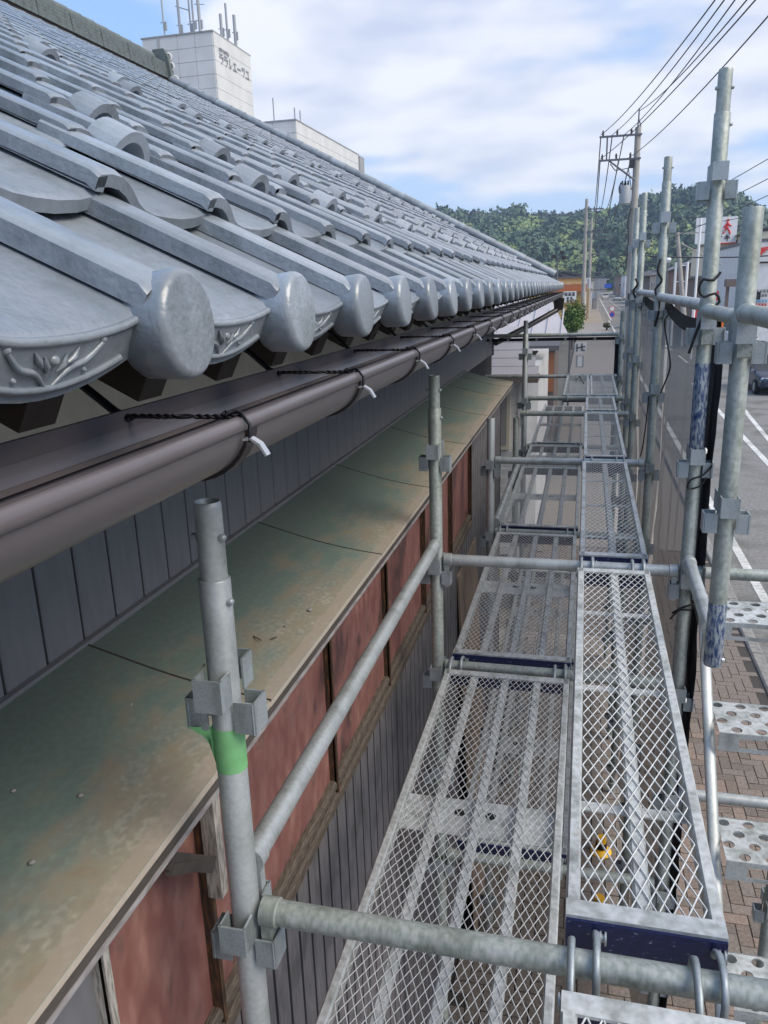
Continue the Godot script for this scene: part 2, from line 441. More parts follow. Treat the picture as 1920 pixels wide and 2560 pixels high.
# ---------------------------------------------------------------- scaffold
var pocket_x: ArrayMesh
var bolt_mesh: ArrayMesh
func make_pocket() -> void:
	var b := MB.new()
	b.box(Vector3(0.057, 0.027, 0), Vector3(0.0036, 0.054, 0.046))
	for s in [-1, 1]:
		b.box(Vector3(0.039, 0.027, s * 0.0212), Vector3(0.0325, 0.054, 0.0036))
	b.box(Vector3(0.0550, 0.027, 0.0208), Vector3(0.005, 0.054, 0.005), Basis(Vector3.UP, PI / 4))
	b.box(Vector3(0.0550, 0.027, -0.0208), Vector3(0.005, 0.054, 0.005), Basis(Vector3.UP, PI / 4))
	pocket_x = b.mesh()
	b = MB.new()
	b.lathe(Vector3.ZERO, Vector3.RIGHT, [[-0.001, 0.0], [-0.001, 0.006], [0.005, 0.006], [0.008, 0.004], [0.009, 0.0]], 8)
	bolt_mesh = b.mesh()

func post(x: float, z: float, top: float, bottom: float, label: String, opt := {}) -> Node3D:
	var base := V(x, bottom, z)
	var t := thing("scaffold_post", label, "scaffold post", base, "scaffold posts")
	var m: Material = M[opt.get("mat", "galv")]
	var pin: float = opt.get("pin", 0.12)
	var L := top - bottom - pin
	var b := MB.new()
	b.lathe(Vector3.ZERO, Vector3.UP, [[0.0, 0.0205], [0.0, 0.0243], [L - 0.002, 0.0243], [L, 0.0232], [L, 0.0205], [L - 0.03, 0.0205]], 24)
	part(t, "tube", b.mesh(), m)
	if pin > 0.0:
		b = MB.new()
		if opt.get("capped", false):
			b.lathe(Vector3(0, L - 0.05, 0), Vector3.UP, [[0.0, 0.0212], [pin + 0.042, 0.0212], [pin + 0.048, 0.019], [pin + 0.05, 0.012], [pin + 0.05, 0.0]], 24)
		else:
			b.lathe(Vector3(0, L - 0.05, 0), Vector3.UP, [[0.0, 0.0206], [pin + 0.040, 0.0206], [pin + 0.049, 0.0196], [pin + 0.05, 0.0186], [pin + 0.048, 0.0172], [-0.05 + pin, 0.0172]], 24)
		part(t, "joint_pin", b.mesh(), m)
		part(t, "locking_bolt", bolt_mesh, M.galv_pocket, Vector3(0.0195, L + pin * 0.55, 0.006))
		part(t, "locking_bolt", bolt_mesh, M.galv_pocket, Vector3(-0.0195, L + pin * 0.55, 0.006), Basis(Vector3.UP, PI))
		part(t, "locking_bolt", bolt_mesh, M.galv_pocket, Vector3(0.0228, L - 0.035, 0.006))
	for k in range(-8, 5):
		var y := YB + 0.45 * k
		if y < bottom + 0.02 or y > top - pin - 0.08: continue
		for a in 4:
			part(t, "wedge_pocket", pocket_x, M.galv_pocket, Vector3(0, y - bottom + (0.0 if a % 2 == 0 else 0.052), 0), Basis(Vector3.UP, a * PI / 2))
	if opt.get("foot", bottom < -4.3):
		b = MB.new()
		b.box(Vector3(0, 0.004, 0), Vector3(0.13, 0.008, 0.13))
		b.lathe(Vector3.ZERO, Vector3.UP, [[0.008, 0.017], [0.2, 0.017]], 12)
		b.lathe(Vector3(0, 0.1, 0), Vector3.UP, [[0.0, 0.0], [0.0, 0.04], [0.03, 0.04], [0.03, 0.0]], 12)
		part(t, "jack_base", b.mesh(), M.galv_old)
	return t

# a pipe with wedge ends, along x or z
func wedge_pipe(called: String, a: Vector3, c: Vector3, label: String, category: String, opt := {}) -> Node3D:
	var d := (c - a).normalized(); var L := a.distance_to(c)
	var t := thing(called, label, category, a, opt.get("group", "scaffold " + category + "s"))
	var m: Material = M[opt.get("mat", "galv_old")]
	var b := MB.new()
	var r: float = opt.get("r", 0.0214)
	b.tube([d * 0.034, d * (L - 0.034)], r, 20)
	part(t, "pipe", b.mesh(), m)
	var side := d.cross(Vector3.UP).normalized()
	for e in 2:
		var o: Vector3 = d * 0.038 if e == 0 else d * (L - 0.038)
		var dd: Vector3 = d if e == 0 else -d
		b = MB.new()
		b.lathe(o - dd * 0.006, dd, [[0.0, 0.0], [0.0, r + 0.003], [0.028, r + 0.003], [0.030, r]], 20)
		var bs := Basis(dd, Vector3.UP, dd.cross(Vector3.UP))
		b.cbox(o + dd * 0.004 + Vector3(0, -0.058, 0), Vector3(0.018, 0.10, 0.034), 0.004, bs)
		part(t, "wedge_end", b.mesh(), m)
	return t

var plank_cache := {}
func strands(b: MB, w: float, L: float, cw: float, cl: float, th := 0.0026) -> void:
	var nc := int(round(w / cw)); var nr := int(round(L / (cl * 0.5)))
	var sx := w / nc; var sz := L / nr
	for r in nr:
		for c in range(nc + 1):
			for s in [-1.0, 1.0]:
				var x0 := -w * 0.5 + (c + (0.5 if r % 2 == 0 else 0.0)) * sx
				var x1: float = x0 + s * sx * 0.5
				if x0 < -w * 0.5 - 1e-4 or x0 > w * 0.5 + 1e-4 or x1 < -w * 0.5 - 1e-4 or x1 > w * 0.5 + 1e-4: continue
				var p := Vector3(x0, 0, -L * 0.5 + r * sz); var q := Vector3(x1, 0, -L * 0.5 + (r + 1) * sz)
				var d := (q - p).normalized()
				var sd := d.cross(Vector3.UP).normalized() * th * 0.5
				var up := Vector3(0, th * 0.42, 0)
				# slightly rolled strand: top, two sides, underside
				b.quad(p - sd + up * 0.4, p + sd * 0.2 + up, q + sd * 0.2 + up, q - sd + up * 0.4, (Vector3.UP - sd.normalized() * 0.3).normalized())
				b.quad(p + sd * 0.2 + up, p + sd - up * 0.2, q + sd - up * 0.2, q + sd * 0.2 + up, (Vector3.UP * 0.6 + sd.normalized()).normalized())
				b.quad(p - sd + up * 0.4, p - up, q - up, q - sd + up * 0.4, (-Vector3.UP - sd.normalized()).normalized())
				b.quad(p - up, p + sd - up * 0.2, q + sd - up * 0.2, q - up, (-Vector3.UP + sd.normalized()).normalized())

# plank from ledger z0 (near) to ledger z1 (far), top at height y, x from xa to xb
func plank(xa: float, xb: float, y: float, z0: float, z1: float, label: String, opt := {}) -> Node3D:
	var w := xb - xa; var L := absf(z1 - z0) - 0.15
	var wide := w > 0.35
	var key := "%.3f %.3f" % [w, L]
	var t := thing("scaffold_plank", label, "scaffold plank", V((xa + xb) * 0.5, y, (z0 + z1) * 0.5), "scaffold planks")
	if not plank_cache.has(key):
		var c := {}
		var b := MB.new()
		b.prism([Vector2(-0.011, -0.042), Vector2(0.011, -0.042), Vector2(0.012, -0.006), Vector2(0.008, 0.0), Vector2(-0.008, 0.0), Vector2(-0.012, -0.006)], -L * 0.5, L * 0.5)
		c.rail = b.mesh()
		b = MB.new()
		b.prism([Vector2(-0.012, -0.03), Vector2(0.012, -0.03), Vector2(0.015, -0.012), Vector2(0.010, -0.0065), Vector2(-0.010, -0.0065), Vector2(-0.015, -0.012)], -L * 0.5 + 0.01, L * 0.5 - 0.01)
		c.rib = b.mesh()
		b = MB.new()
		var r := 0.0125
		b.box(Vector3(0, -0.003, -0.0175), Vector3(w - 0.002, 0.006, 0.036))
		c.flange = b.mesh()
		b = MB.new()
		b.box(Vector3(0, -0.037, 0.0025), Vector3(w - 0.004, 0.061, 0.005))
		c.web = b.mesh()
		b = MB.new()
		strands(b, w - 0.05, L - 0.065, 0.0212 if wide else 0.0222, 0.046 if wide else 0.054, 0.0023 if wide else 0.0032)
		c.mesh = b.mesh()
		b = MB.new()
		var arc := [Vector3(0, -0.030, 0.002), Vector3(0, -0.012, 0.012), Vector3(0, 0.003, 0.030)]
		for k in 9:
			var a := deg_to_rad(140.0 - k * 20.0)
			arc.append(Vector3(0, -0.024 + sin(a) * 0.031, 0.075 - cos(PI - a) * -0.031))
		arc = [Vector3(0, -0.034, 0.004), Vector3(0, -0.016, 0.014), Vector3(0, 0.001, 0.036), Vector3(0, 0.0085, 0.058), Vector3(0, 0.0105, 0.075), Vector3(0, 0.0065, 0.092), Vector3(0, -0.005, 0.104), Vector3(0, -0.022, 0.109), Vector3(0, -0.042, 0.108)]
		b.tube(arc, 0.0062, 8, true, 0.75)
		c.hook = b.mesh()
		b = MB.new()
		b.lathe(Vector3(-0.001, -0.03, 0.008), Vector3.RIGHT, [[0.0, 0.0], [0.0, 0.012], [0.003, 0.012], [0.003, 0.007], [0.008, 0.007], [0.008, 0.012], [0.011, 0.012], [0.011, 0.0]], 12)
		c.pin = b.mesh()
		b = MB.new()
		b.box(Vector3(0, -0.033, 0), Vector3(w - 0.03, 0.003, 0.16))
		c.plate = b.mesh()
		b = MB.new()
		for s in [-1, 1]:
			b.lathe(Vector3(s * 0.045 - 0.01, -0.0312, -0.018), Vector3.UP, [[0.0, 0.0], [0.0005, 0.016], [0.0006, 0.0]], 12)
		c.holes = b.mesh()
		b = MB.new()
		b.box(Vector3(0, -0.034, 0), Vector3(w - 0.03, 0.004, 0.028))
		c.cross = b.mesh()
		plank_cache[key] = c
	var c: Dictionary = plank_cache[key]
	var m: Material = M.plank_steel
	for s in [-1.0, 1.0]:
		part(t, "side_rail", c.rail, m, Vector3(s * (w * 0.5 - 0.012), 0, 0))
	for x in ([-w * 0.25, 0.0, w * 0.25] if wide else [0.0]):
		part(t, "rib", c.rib, m, Vector3(x, 0, 0))
	part(t, "expanded_mesh", c.mesh, M.plank_mesh, Vector3(0, -0.004, 0))
	for e in 2:
		var b := Basis() if e == 0 else Basis(Vector3.UP, PI)
		var zo := L * 0.5 if e == 0 else -L * 0.5
		var fl := part(t, "end_beam", c.flange, m, Vector3(0, 0, zo), b)
		part(fl, "painted_web", c.web, M.blue_paint, Vector3.ZERO, Basis(), "dark blue painted end plate")
		# near-end and far-end hooks are staggered so that neighbours share a ledger
		for s in [-1.0, 1.0]:
			var x: float = s * (w * 0.5 - 0.035) + (0.014 if e == 0 else -0.022)
			var hk := part(t, "hook", c.hook, M.galv_pocket, Vector3(x, 0, zo), b)
			part(hk, "lock_lever", c.pin, M.galv, Vector3(0.007, 0, 0))
	if wide:
		var pl := part(t, "centre_plate", c.plate, m, Vector3(0, 0, 0))
		part(pl, "grip_hole", c.holes, M.black)
	else:
		for f in ([-0.3, 0.0, 0.3] if L > 1.2 else [0.0]):
			part(t, "cross_bar", c.cross, m, Vector3(0, 0, f * L))
	return t

func scaffold() -> void:
	make_pocket()
	# inner posts, beside the building
	var g := -4.5
	var p1 := post(LX, ZL[0], -0.29, g, "nearest galvanized post by the awning with green tape around it", {"pin": 0.12})
	var tb := MB.new()
	tb.lathe(Vector3(0, 3.765, 0), Vector3.UP, [[0.0, 0.0248], [0.0, 0.0252], [0.078, 0.0252], [0.078, 0.0248]], 24)
	var tb2 := [[], []]
	for k in 8:
		var f := k / 7.0
		tb2[0].append(Vector3(-0.022 - 0.034 * f * f, 3.843 + 0.005 * f, 0.012 + 0.018 * f))
		tb2[1].append(Vector3(-0.022 - 0.004 * f, 3.775 + 0.05 * f, 0.012 + 0.01 * f))
	tb.grid(tb2, Vector3(0, 0, 1))
	part(p1, "green_tape", tb.mesh(), M.green_tape, Vector3.ZERO, Basis(), "light green masking tape with a loose flap")
	post(LX, ZL[1], -0.305, g, "second inner post along the awning where the sloping pipe view ends", {"mat": "galv_old"})
	post(LX, ZL[2], -0.755, g, "short third inner post ending level with the awning edge", {"pin": 0.0})
	post(LX, ZL[3], -1.05, g, "shortest inner post topped by a ledger beside the narrow planks", {"pin": 0.0, "mat": "galv_old"})
	post(LX, ZL[4], -0.31, g, "tall thin inner post standing under the far gutter end", {"mat": "galv"})
	# outer posts, street side
	post(RX, ZL[0], 0.61, g, "street-side post carrying the right end of the nearest ledger", {"capped": true, "pin": 0.124})
	post(RX, ZL[1], 0.616, g, "tallest street-side post in front of the net, worn blue paint", {"capped": true, "pin": 0.124, "mat": "galv_old"})
	post(RX, ZL[2], 0.621, g, "second street-side post from the camera, against the green hill", {"capped": true, "pin": 0.124, "mat": "galv_old"})
	post(RX, ZL[3], 0.628, g, "third street-side post overlapping the utility pole", {"capped": true, "pin": 0.124, "mat": "galv_old"})
	post(RX, ZL[4], 0.60, g, "fourth street-side post just left of the third", {"capped": true, "pin": 0.124, "mat": "galv_old"})
	post(RX, ZL[5], -0.30, g, "farthest street-side post at the end net corner", {"mat": "galv_old"})
	var hang := post(RX, -2.196, 0.165, -1.055, "short hanging post with worn blue lower end above the stair", {"pin": 0.0, "foot": false, "mat": "galv_old"})
	var b := MB.new()
	b.lathe(Vector3.ZERO, Vector3.UP, [[-0.001, 0.0], [-0.001, 0.0232], [0.003, 0.0246], [0.19, 0.0246], [0.191, 0.0242]], 24)
	part(hang, "painted_sleeve", b.mesh(), M.blue_worn, Vector3.ZERO, Basis(), "scratched blue paint on lower end")
	part(hang, "locking_bolt", bolt_mesh, M.tin, Vector3(0.022, 0.02, 0.01))
	b = MB.new()
	b.lathe(Vector3.ZERO, Vector3.UP, [[0.0, 0.0249], [0.003, 0.0], ], 4)
	var r2: Node3D = get_node("scaffold_post_006")
	b = MB.new()
	b.lathe(Vector3(0, 4.5 - 0.56, 0), Vector3.UP, [[0.0, 0.0243], [0.002, 0.0247], [0.29, 0.0247], [0.291, 0.0243]], 24)
	part(r2, "painted_sleeve", b.mesh(), M.blue_worn, Vector3.ZERO, Basis(), "scratched blue paint band")
	# stair support post
	post(0.79, ZL[1], -2.15, g, "low stained post rising beside the perforated stair treads", {"pin": 0.0, "mat": "galv_old"})
	# ledgers, upper level
	var lab := ["thick nearest ledger crossing the foot of the picture", "second ledger from the camera, joining two posts", "third ledger from the camera, above the wide planks", "fourth ledger, pale and weathered, on the shortest inner post", "fifth ledger carrying the paired far planks", "farthest ledger at plank height, running behind the building corner"]
	for i in 6:
		wedge_pipe("ledger", V(LX if i < 5 else -1.45, -1.012, ZL[i]), V(RX, -1.012, ZL[i]), lab[i], "ledger", {"mat": "galv_old" if i in [0, 3, 4] else "galv"})
	# ledgers, lower levels
	var lab2 := ["lower ledger below the nearest one, under the wide plank", "mossy lower ledger under the blue plank ends", "lower ledger below the third one", "lower ledger below the shortest inner post", "lower ledger under the farthest wide planks"]
	for i in 5:
		wedge_pipe("ledger", V(LX, -1.462, ZL[i]), V(RX, -1.462, ZL[i]), lab2[i], "ledger", {"mat": "galv_old"})
	wedge_pipe("ledger", V(LX, -2.362, ZL[1]), V(RX, -2.362, ZL[1]), "bottom ledger seen through the mesh of the nearest wide plank", "ledger")
	wedge_pipe("ledger", V(LX, -2.362, ZL[2]), V(RX, -2.362, ZL[2]), "bottom ledger seen through the mesh of the second wide plank", "ledger")
	wedge_pipe("ledger", V(RX, -1.012, ZL[1]), V(1.3, -1.012, ZL[1]), "short mossy ledger over the top stair tread at the right edge", "ledger")
	wedge_pipe("ledger", V(RX, -1.93, ZL[1]), V(1.3, -1.93, ZL[1]), "grey pipe crossing between the stair treads at the right edge", "ledger", {"mat": "galv"})
	wedge_pipe("ledger", V(-1.45, -0.552, ZL[5]), V(RX, -0.552, ZL[5]), "greenish pipe above the end net, below the far eaves", "ledger")
	# rails along the street
	wedge_pipe("guard_rail", V(LX, -0.945, ZL[0]), V(LX, -0.945, ZL[1]), "bright pipe running along the red copper panels", "guard rail", {"mat": "galv"})
	wedge_pipe("guard_rail", V(LX + 0.03, -1.41, ZL[2]), V(LX + 0.03, -1.41, ZL[3]), "pipe beside the third inner post, along the wide planks", "guard rail", {"mat": "galv"})
	wedge_pipe("guard_rail", V(RX, -0.085, ZL[0]), V(RX, -0.085, -2.196), "thick pipe leaving the hanging post at the right edge", "guard rail", {"r": 0.0225})
	wedge_pipe("guard_rail", V(RX, -0.1, -2.196), V(RX, -0.1, ZL[1]), "short mossy pipe between the hanging post and the tallest post", "guard rail")
	wedge_pipe("guard_rail", V(RX, -0.085, ZL[1]), V(RX, -0.085, ZL[2]), "pipe above the sagging net edge", "guard rail", {"mat": "galv"})
	wedge_pipe("guard_rail", V(RX, -0.078, ZL[2]), V(RX, -0.078, ZL[3]), "second pipe along the net top, tied with black cord", "guard rail", {"mat": "galv"})
	wedge_pipe("guard_rail", V(RX, -0.07, ZL[3]), V(RX, -0.07, ZL[4]), "short farthest pipe along the net top", "guard rail")
	wedge_pipe("guard_rail", V(RX, -0.958, ZL[1]), V(RX, -0.985, -2.25), "pale pipe running from the tallest post down to the stair", "guard rail", {"mat": "galv"})
	# planks: narrow upper row
	plank(0.0, 0.25, -0.99, 0.81, ZL[0], "narrow plank cut off by the lower picture edge")
	plank(0.002, 0.252, -0.99, ZL[0], ZL[1], "narrow mesh plank with scraped blue end hooked on the nearest ledger")
	plank(0.006, 0.256, -0.99, ZL[1], ZL[2], "narrow mesh plank between the second and third ledgers")
	plank(0.012, 0.262, -0.99, ZL[2], ZL[3], "narrow mesh plank between the third and fourth ledgers")
	plank(0.02, 0.27, -0.99, ZL[3], ZL[4], "shortest narrow plank, framed bright, before the paired far planks")
	plank(-0.19, 0.05, -0.99, ZL[4], ZL[5], "left one of the paired far planks with a cord on it")
	plank(0.062, 0.312, -0.99, ZL[4], ZL[5], "right one of the paired far planks")
	# wide lower row
	plank(-0.487, -0.012, -1.44, 0.3, ZL[0], "wide plank under the nearest ledger, mostly out of the picture")
	plank(-0.487, -0.012, -1.44, ZL[0], ZL[1], "wide mesh plank with three ribs, nearest fully seen")
	plank(-0.482, -0.008, -1.44, ZL[1], ZL[2], "second wide mesh plank beyond the dark blue plank end")
	plank(-0.476, 0.0, -1.44, ZL[2], ZL[3], "third wide mesh plank beside the white lapped house")
	plank(-0.47, 0.004, -1.44, ZL[3], ZL[4], "short wide plank behind the third ledger")
	plank(-0.468, 0.008, -1.44, ZL[4], -9.95, "farthest wide plank below the pale ledger")
	# lower deck
	plank(-0.47, 0.004, -2.34, ZL[1], ZL[2], "lower deck plank seen through the second wide plank")
	plank(-0.47, 0.004, -2.34, ZL[2], ZL[3], "lower deck plank seen through the third wide plank")
	stair()
	ties()

func stair() -> void:
	var t := thing("scaffold_stair", "galvanized stair with perforated treads at the right edge", "stair", V(0.66, -1.04, -2.6))
	var b := MB.new()
	for s in [0.405, 0.915]:
		b = MB.new()
		var pts := [V(s, -0.985, -2.78), V(s, -0.99, -2.62), V(s, -1.05, -2.56), V(s, -3.2, -0.3)]
		b.tube([V(s, -1.0, -2.60), V(s, -3.1, -0.45)], 0.017, 12, true, 0.55)
		wpart(t, "stringer", b.mesh(), M.galv)
	for k in 5:
		var y := -1.04 - 0.243 * k; var zb := -2.66 + 0.252 * k
		var tr := MB.new()
		var x0 := 0.425; var x1 := 0.895; var d := 0.19
		# top plate with round holes, built cell by cell around each opening
		var rows := 4; var cols := 14
		var cx := (x1 - x0) / cols; var cz := d / rows
		for r in rows:
			for q in cols:
				var ox := x0 + (q + 0.5) * cx; var oz := zb + (r + 0.5) * cz
				var rad := minf(cx, cz) * 0.40
				var off := 0.0
				var hole: bool = (r + q) % 2 == 0
				var c := Vector3(ox + off, y + H, oz)
				if not hole:
					tr.quad(c + Vector3(-cx, 0, -cz) * 0.5, c + Vector3(cx, 0, -cz) * 0.5, c + Vector3(cx, 0, cz) * 0.5, c + Vector3(-cx, 0, cz) * 0.5, Vector3.UP)
					continue
				rad = cx * 0.5
				for i in 16:
					var a0 := TAU * i / 16.0; var a1 := TAU * (i + 1) / 16.0
					var e0 := sqp(a0) ; var e1 := sqp(a1)
					var o0 := c + Vector3(e0.x * cx * 0.5, 0, e0.y * cz * 0.5); var o1 := c + Vector3(e1.x * cx * 0.5, 0, e1.y * cz * 0.5)
					var i0 := c + Vector3(cos(a0) * 0.0158, 0, sin(a0) * 0.0158); var i1 := c + Vector3(cos(a1) * 0.0158, 0, sin(a1) * 0.0158)
					tr.quad(o0, o1, i1, i0, Vector3.UP)
					tr.quad(i0, i1, i1 - Vector3(0, 0.004, 0), i0 - Vector3(0, 0.004, 0), Vector3(-cos((a0 + a1) / 2), 0, -sin((a0 + a1) / 2)))
		wpart(t, "tread", tr.mesh(), M.plank_steel)
		# front and back aprons with a long slot, and side brackets
		tr = MB.new()
		for zz in [zb + d, zb]:
			var yy := y + H
			tr.box(Vector3((x0 + x1) / 2, yy - 0.007, zz), Vector3(x1 - x0, 0.014, 0.003))
			tr.box(Vector3((x0 + x1) / 2, yy - 0.052, zz), Vector3(x1 - x0, 0.012, 0.003))
			for xx in [[x0, x0 + 0.055], [(x0 + x1) / 2 - 0.03, (x0 + x1) / 2 + 0.03], [x1 - 0.055, x1]]:
				tr.box(Vector3((xx[0] + xx[1]) / 2, yy - 0.03, zz), Vector3(xx[1] - xx[0], 0.032, 0.003))
		wpart(t, "tread_apron", tr.mesh(), M.galv)
	b = MB.new()
	b.box(V(0.41, -1.09, -2.74), Vector3(0.012, 0.03, 0.20), Basis(Vector3.RIGHT, 0.25))
	b.box(V(0.42, -1.02, -2.70), Vector3(0.006, 0.16, 0.03))
	wpart(t, "stair_bracket", b.mesh(), M.dark_steel)

func sqp(a: float) -> Vector2:
	var c := cos(a); var s := sin(a)
	return Vector2(c, s) / maxf(absf(c), absf(s))

# black tie cords and cables around the posts
func cord(pts: Array, r: float, label: String, mt := "black") -> void:
	var cv := Curve3D.new()
	for i in pts.size():
		var d := Vector3.ZERO
		if i > 0 and i < pts.size() - 1: d = (pts[i + 1] - pts[i - 1]) * 0.18
		cv.add_point(pts[i], -d, d)
	var o := []
	for k in 25: o.append(cv.sample_baked(cv.get_baked_length() * k / 24.0, true))
	var b := MB.new()
	b.tube(o, r, 6)
	solo("tie_cord", b.mesh(), M[mt], label, "cord", "black cords on the scaffold")

func ties() -> void:
	cord([V(.412, .02, -2.82), V(.39, -.005, -2.81), V(.36, .0, -2.81), V(.35, -.03, -2.812), V(.365, -.055, -2.808), V(.40, -.045, -2.81), V(.415, -.075, -2.82), V(.375, -.10, -2.808), V(.35, -.17, -2.806), V(.333, -.235, -2.81)], 0.0046, "stiff black cord looped on the tallest post above its pockets")
	cord([V(.355, -.12, -3.6), V(.335, -.17, -3.75), V(.35, -.26, -3.75), V(.365, -.36, -3.7), V(.345, -.50, -3.85)], 0.0035, "long thin black cord hanging in front of the net")
	cord([V(.372, .11, -4.64), V(.362, .05, -4.63), V(.385, 0.0, -4.63), V(.355, -.05, -4.63), V(.38, -.12, -4.62), V(.365, -.24, -4.63)], 0.007, "bundled black cord on the second street-side post")
	cord([V(.35, .02, -6.48), V(.365, -.02, -6.47), V(.34, -.07, -6.48), V(.355, -.12, -6.47)], 0.008, "black cord knot on the third street-side post")
	cord([V(.342, -1.165, -2.82), V(.372, -1.14, -2.815), V(.41, -1.125, -2.815), V(.405, -1.145, -2.815), V(.365, -1.15, -2.815), V(.335, -1.185, -2.81)], 0.0035, "black tie below the ledger on the tallest post")
	cord([V(.435, -.615, -2.82), V(.408, -.645, -2.81), V(.368, -.665, -2.812), V(.365, -.695, -2.812), V(.40, -.685, -2.812), V(.42, -.655, -2.815)], 0.0032, "black tie below the middle pockets of the tallest post")
	cord([V(.355, -.62, -4.64), V(.35, -.75, -4.64), V(.34, -.90, -4.65), V(.33, -.97, -4.66)], 0.004, "dangling black cord end below the second street-side post pockets")
	cord([V(-.08, -.98, -8.6), V(-.05, -.975, -8.9), V(-.02, -.975, -8.5), V(.0, -.98, -8.3)], 0.005, "dark cord lying on the left far plank")

# ---------------------------------------------------------------- the tiled shophouse
const SL := 0.525                 # roof slope
const EX := -0.327                # plane of the eave discs
const EY := -0.021               # pan level at the eave
const TW := 0.258                # tile spacing along the street
const TE := 0.2275                # course spacing up the slope
const ROOF_END := -11.05
const Z0T := -0.537              # near edge of the first visible roll

func tile_profile() -> Array:    # [t along the street away from the camera, height]
	return [[0.0, 0.031], [0.004, 0.0345], [0.024, 0.0375], [0.044, 0.0365], [0.062, 0.0305], [0.078, 0.0215], [0.093, 0.012], [0.111, 0.0048], [0.136, 0.001], [0.168, 0.0], [0.205, 0.001], [0.24, 0.0055], [0.266, 0.013]]

# local frame of a tile: x up the slope, y off the slope, z away from the camera along the street (-z world)
func tile_mesh(len: float, lift: float, detail := true) -> ArrayMesh:
	var b := MB.new()
	var pr := tile_profile()
	if not detail:
		pr = [pr[0], pr[3], pr[5], pr[7], pr[9], pr[12]]
	var top := []; var bot := []
	for r in 3:
		var s := [0.0, 0.012, len][r] as float
		var dy := lift * (1.0 - s / len) - (0.004 if r == 0 else 0.0)
		var rt := []; var rb := []
		for p in pr:
			rt.append(Vector3(s, p[1] + dy, p[0])); rb.append(Vector3(s, p[1] + dy - 0.014, p[0]))
		top.append(rt); bot.append(rb)
	b.grid(top, Vector3.UP)
	b.grid([bot[0], bot[2]], Vector3.DOWN)
	for i in pr.size() - 1:       # lower end face
		b.face(top[0][i], top[0][i + 1], bot[0][i + 1], bot[0][i], Vector3.LEFT)
	# near side face of the roll drops to the neighbour's pan
	var drop := 0.0145
	for r in 2:
		b.face(top[r][0], top[r + 1][0], top[r + 1][0] - Vector3(0, drop, 0), top[r][0] - Vector3(0, drop, 0), Vector3.FORWARD * -1.0 if false else Vector3(0, 0, -1))
	b.face(top[0][0], top[0][0] - Vector3(0, drop, 0), top[0][0] + Vector3(0, -drop, 0.016), top[0][0] + Vector3(0, 0.004, 0.016), Vector3.LEFT)
	return b.mesh()

func eave_mesh(len: float) -> ArrayMesh:      # eave tile: pan with a deep face
	var b := MB.new()
	var pr := tile_profile()
	var top := []
	for s in [-0.004, 0.006, len]:
		var rt := []
		for p in pr: rt.append(Vector3(s, p[1] + (0.0 if s < 0.1 else -0.012) - (0.004 if s < 0.0 else 0.0), p[0]))
		top.append(rt)
	b.grid(top, Vector3.UP)
	for r in 2:
		b.face(top[r][0], top[r + 1][0], top[r + 1][0] - Vector3(0, 0.0165, 0), top[r][0] - Vector3(0, 0.0165, 0), Vector3(0, 0, -1))
	# face below the pan: from t 0.09 to 0.266
	var n := 10
	for i in n:
		var t0 := 0.072 + (0.266 - 0.072) * i / n; var t1 := 0.072 + (0.266 - 0.072) * (i + 1) / n
		var a := Vector3(-0.004, ph(t0) - 0.004, t0); var c := Vector3(-0.004, ph(t1) - 0.004, t1)
		b.face(a, c, Vector3(-0.004, fb(t1), t1), Vector3(-0.004, fb(t0), t0), Vector3.LEFT)
		b.face(Vector3(-0.004, fb(t0), t0), Vector3(-0.004, fb(t1), t1), Vector3(0.03, fb(t1), t1), Vector3(0.03, fb(t0), t0), Vector3.DOWN)
		# raised rims along the upper and lower edge of the face
		for rim in [[-0.013, 0.011, 0.006], [0.0, 0.006, 0.0045]]:
			pass
	var up := []; var lo := []
	for i in 13:
		var t := 0.098 + (0.250 - 0.098) * i / 12.0
		lo.append(Vector3(-0.0045, fb(t) + 0.009, t))
	b.tube(lo, 0.0030, 6)
	for i in 13:
		var t := 0.088 + (0.258 - 0.088) * i / 12.0
		up.append(Vector3(-0.003, ph(t) - 0.005, t))
	b.tube(up, 0.0036, 6)
	return b.mesh()

func ph(t: float) -> float:
	var pr := tile_profile()
	for i in pr.size() - 1:
		if t <= pr[i + 1][0]: return lerpf(pr[i][1], pr[i + 1][1], (t - pr[i][0]) / (pr[i + 1][0] - pr[i][0]))
	return pr[-1][1]
func fb(t: float) -> float:       # lower edge of the eave face
	var u := (t - 0.172) / 0.094
	return -0.047 + 0.022 * u * u

func ornament_mesh() -> ArrayMesh:
	var b := MB.new()
	var cz := 0.172; var cy := -0.022
	for s in [-1.0, 1.0]:
		var pts := []; var rad := []
		for i in 13:
			var f := i / 12.0
			pts.append(Vector3(-0.0048, cy - 0.015 + 0.029 * f * f * (3.0 - 2.0 * f) + 0.0055 * sin(f * TAU), cz + s * (0.003 + 0.046 * f)))
			rad.append(lerpf(0.0012, 0.0027, sin(f * PI * 0.85)))
		b.tube(pts, rad, 6)
		for q in [[0.049, 0.0155, 0.0038], [0.036, -0.006, 0.0026]]:
			b.lathe(Vector3(-0.0035, cy + q[1], cz + s * q[0]), Vector3.LEFT, [[-0.001, q[2]], [0.001, q[2] * 0.9], [0.0028, q[2] * 0.5], [0.0032, 0.0]], 7)
	for q in [[0.009, 0.002, 0.5], [0.018, 0.006, 0.9]]:
		for s in [-1.0, 1.0]:
			b.tube([Vector3(-0.0045, cy + q[1] - 0.006, cz + s * q[0] * 0.6), Vector3(-0.006, cy + q[1], cz + s * q[0]), Vector3(-0.0045, cy + q[1] + 0.006, cz + s * q[0] * 1.25)], [0.0008, 0.0026, 0.0008], 6)
	b.lathe(Vector3(-0.0035, cy + 0.004, cz), Vector3.LEFT, [[-0.001, 0.0046], [0.0015, 0.004], [0.0038, 0.002], [0.0042, 0.0]], 8)
	return b.mesh()

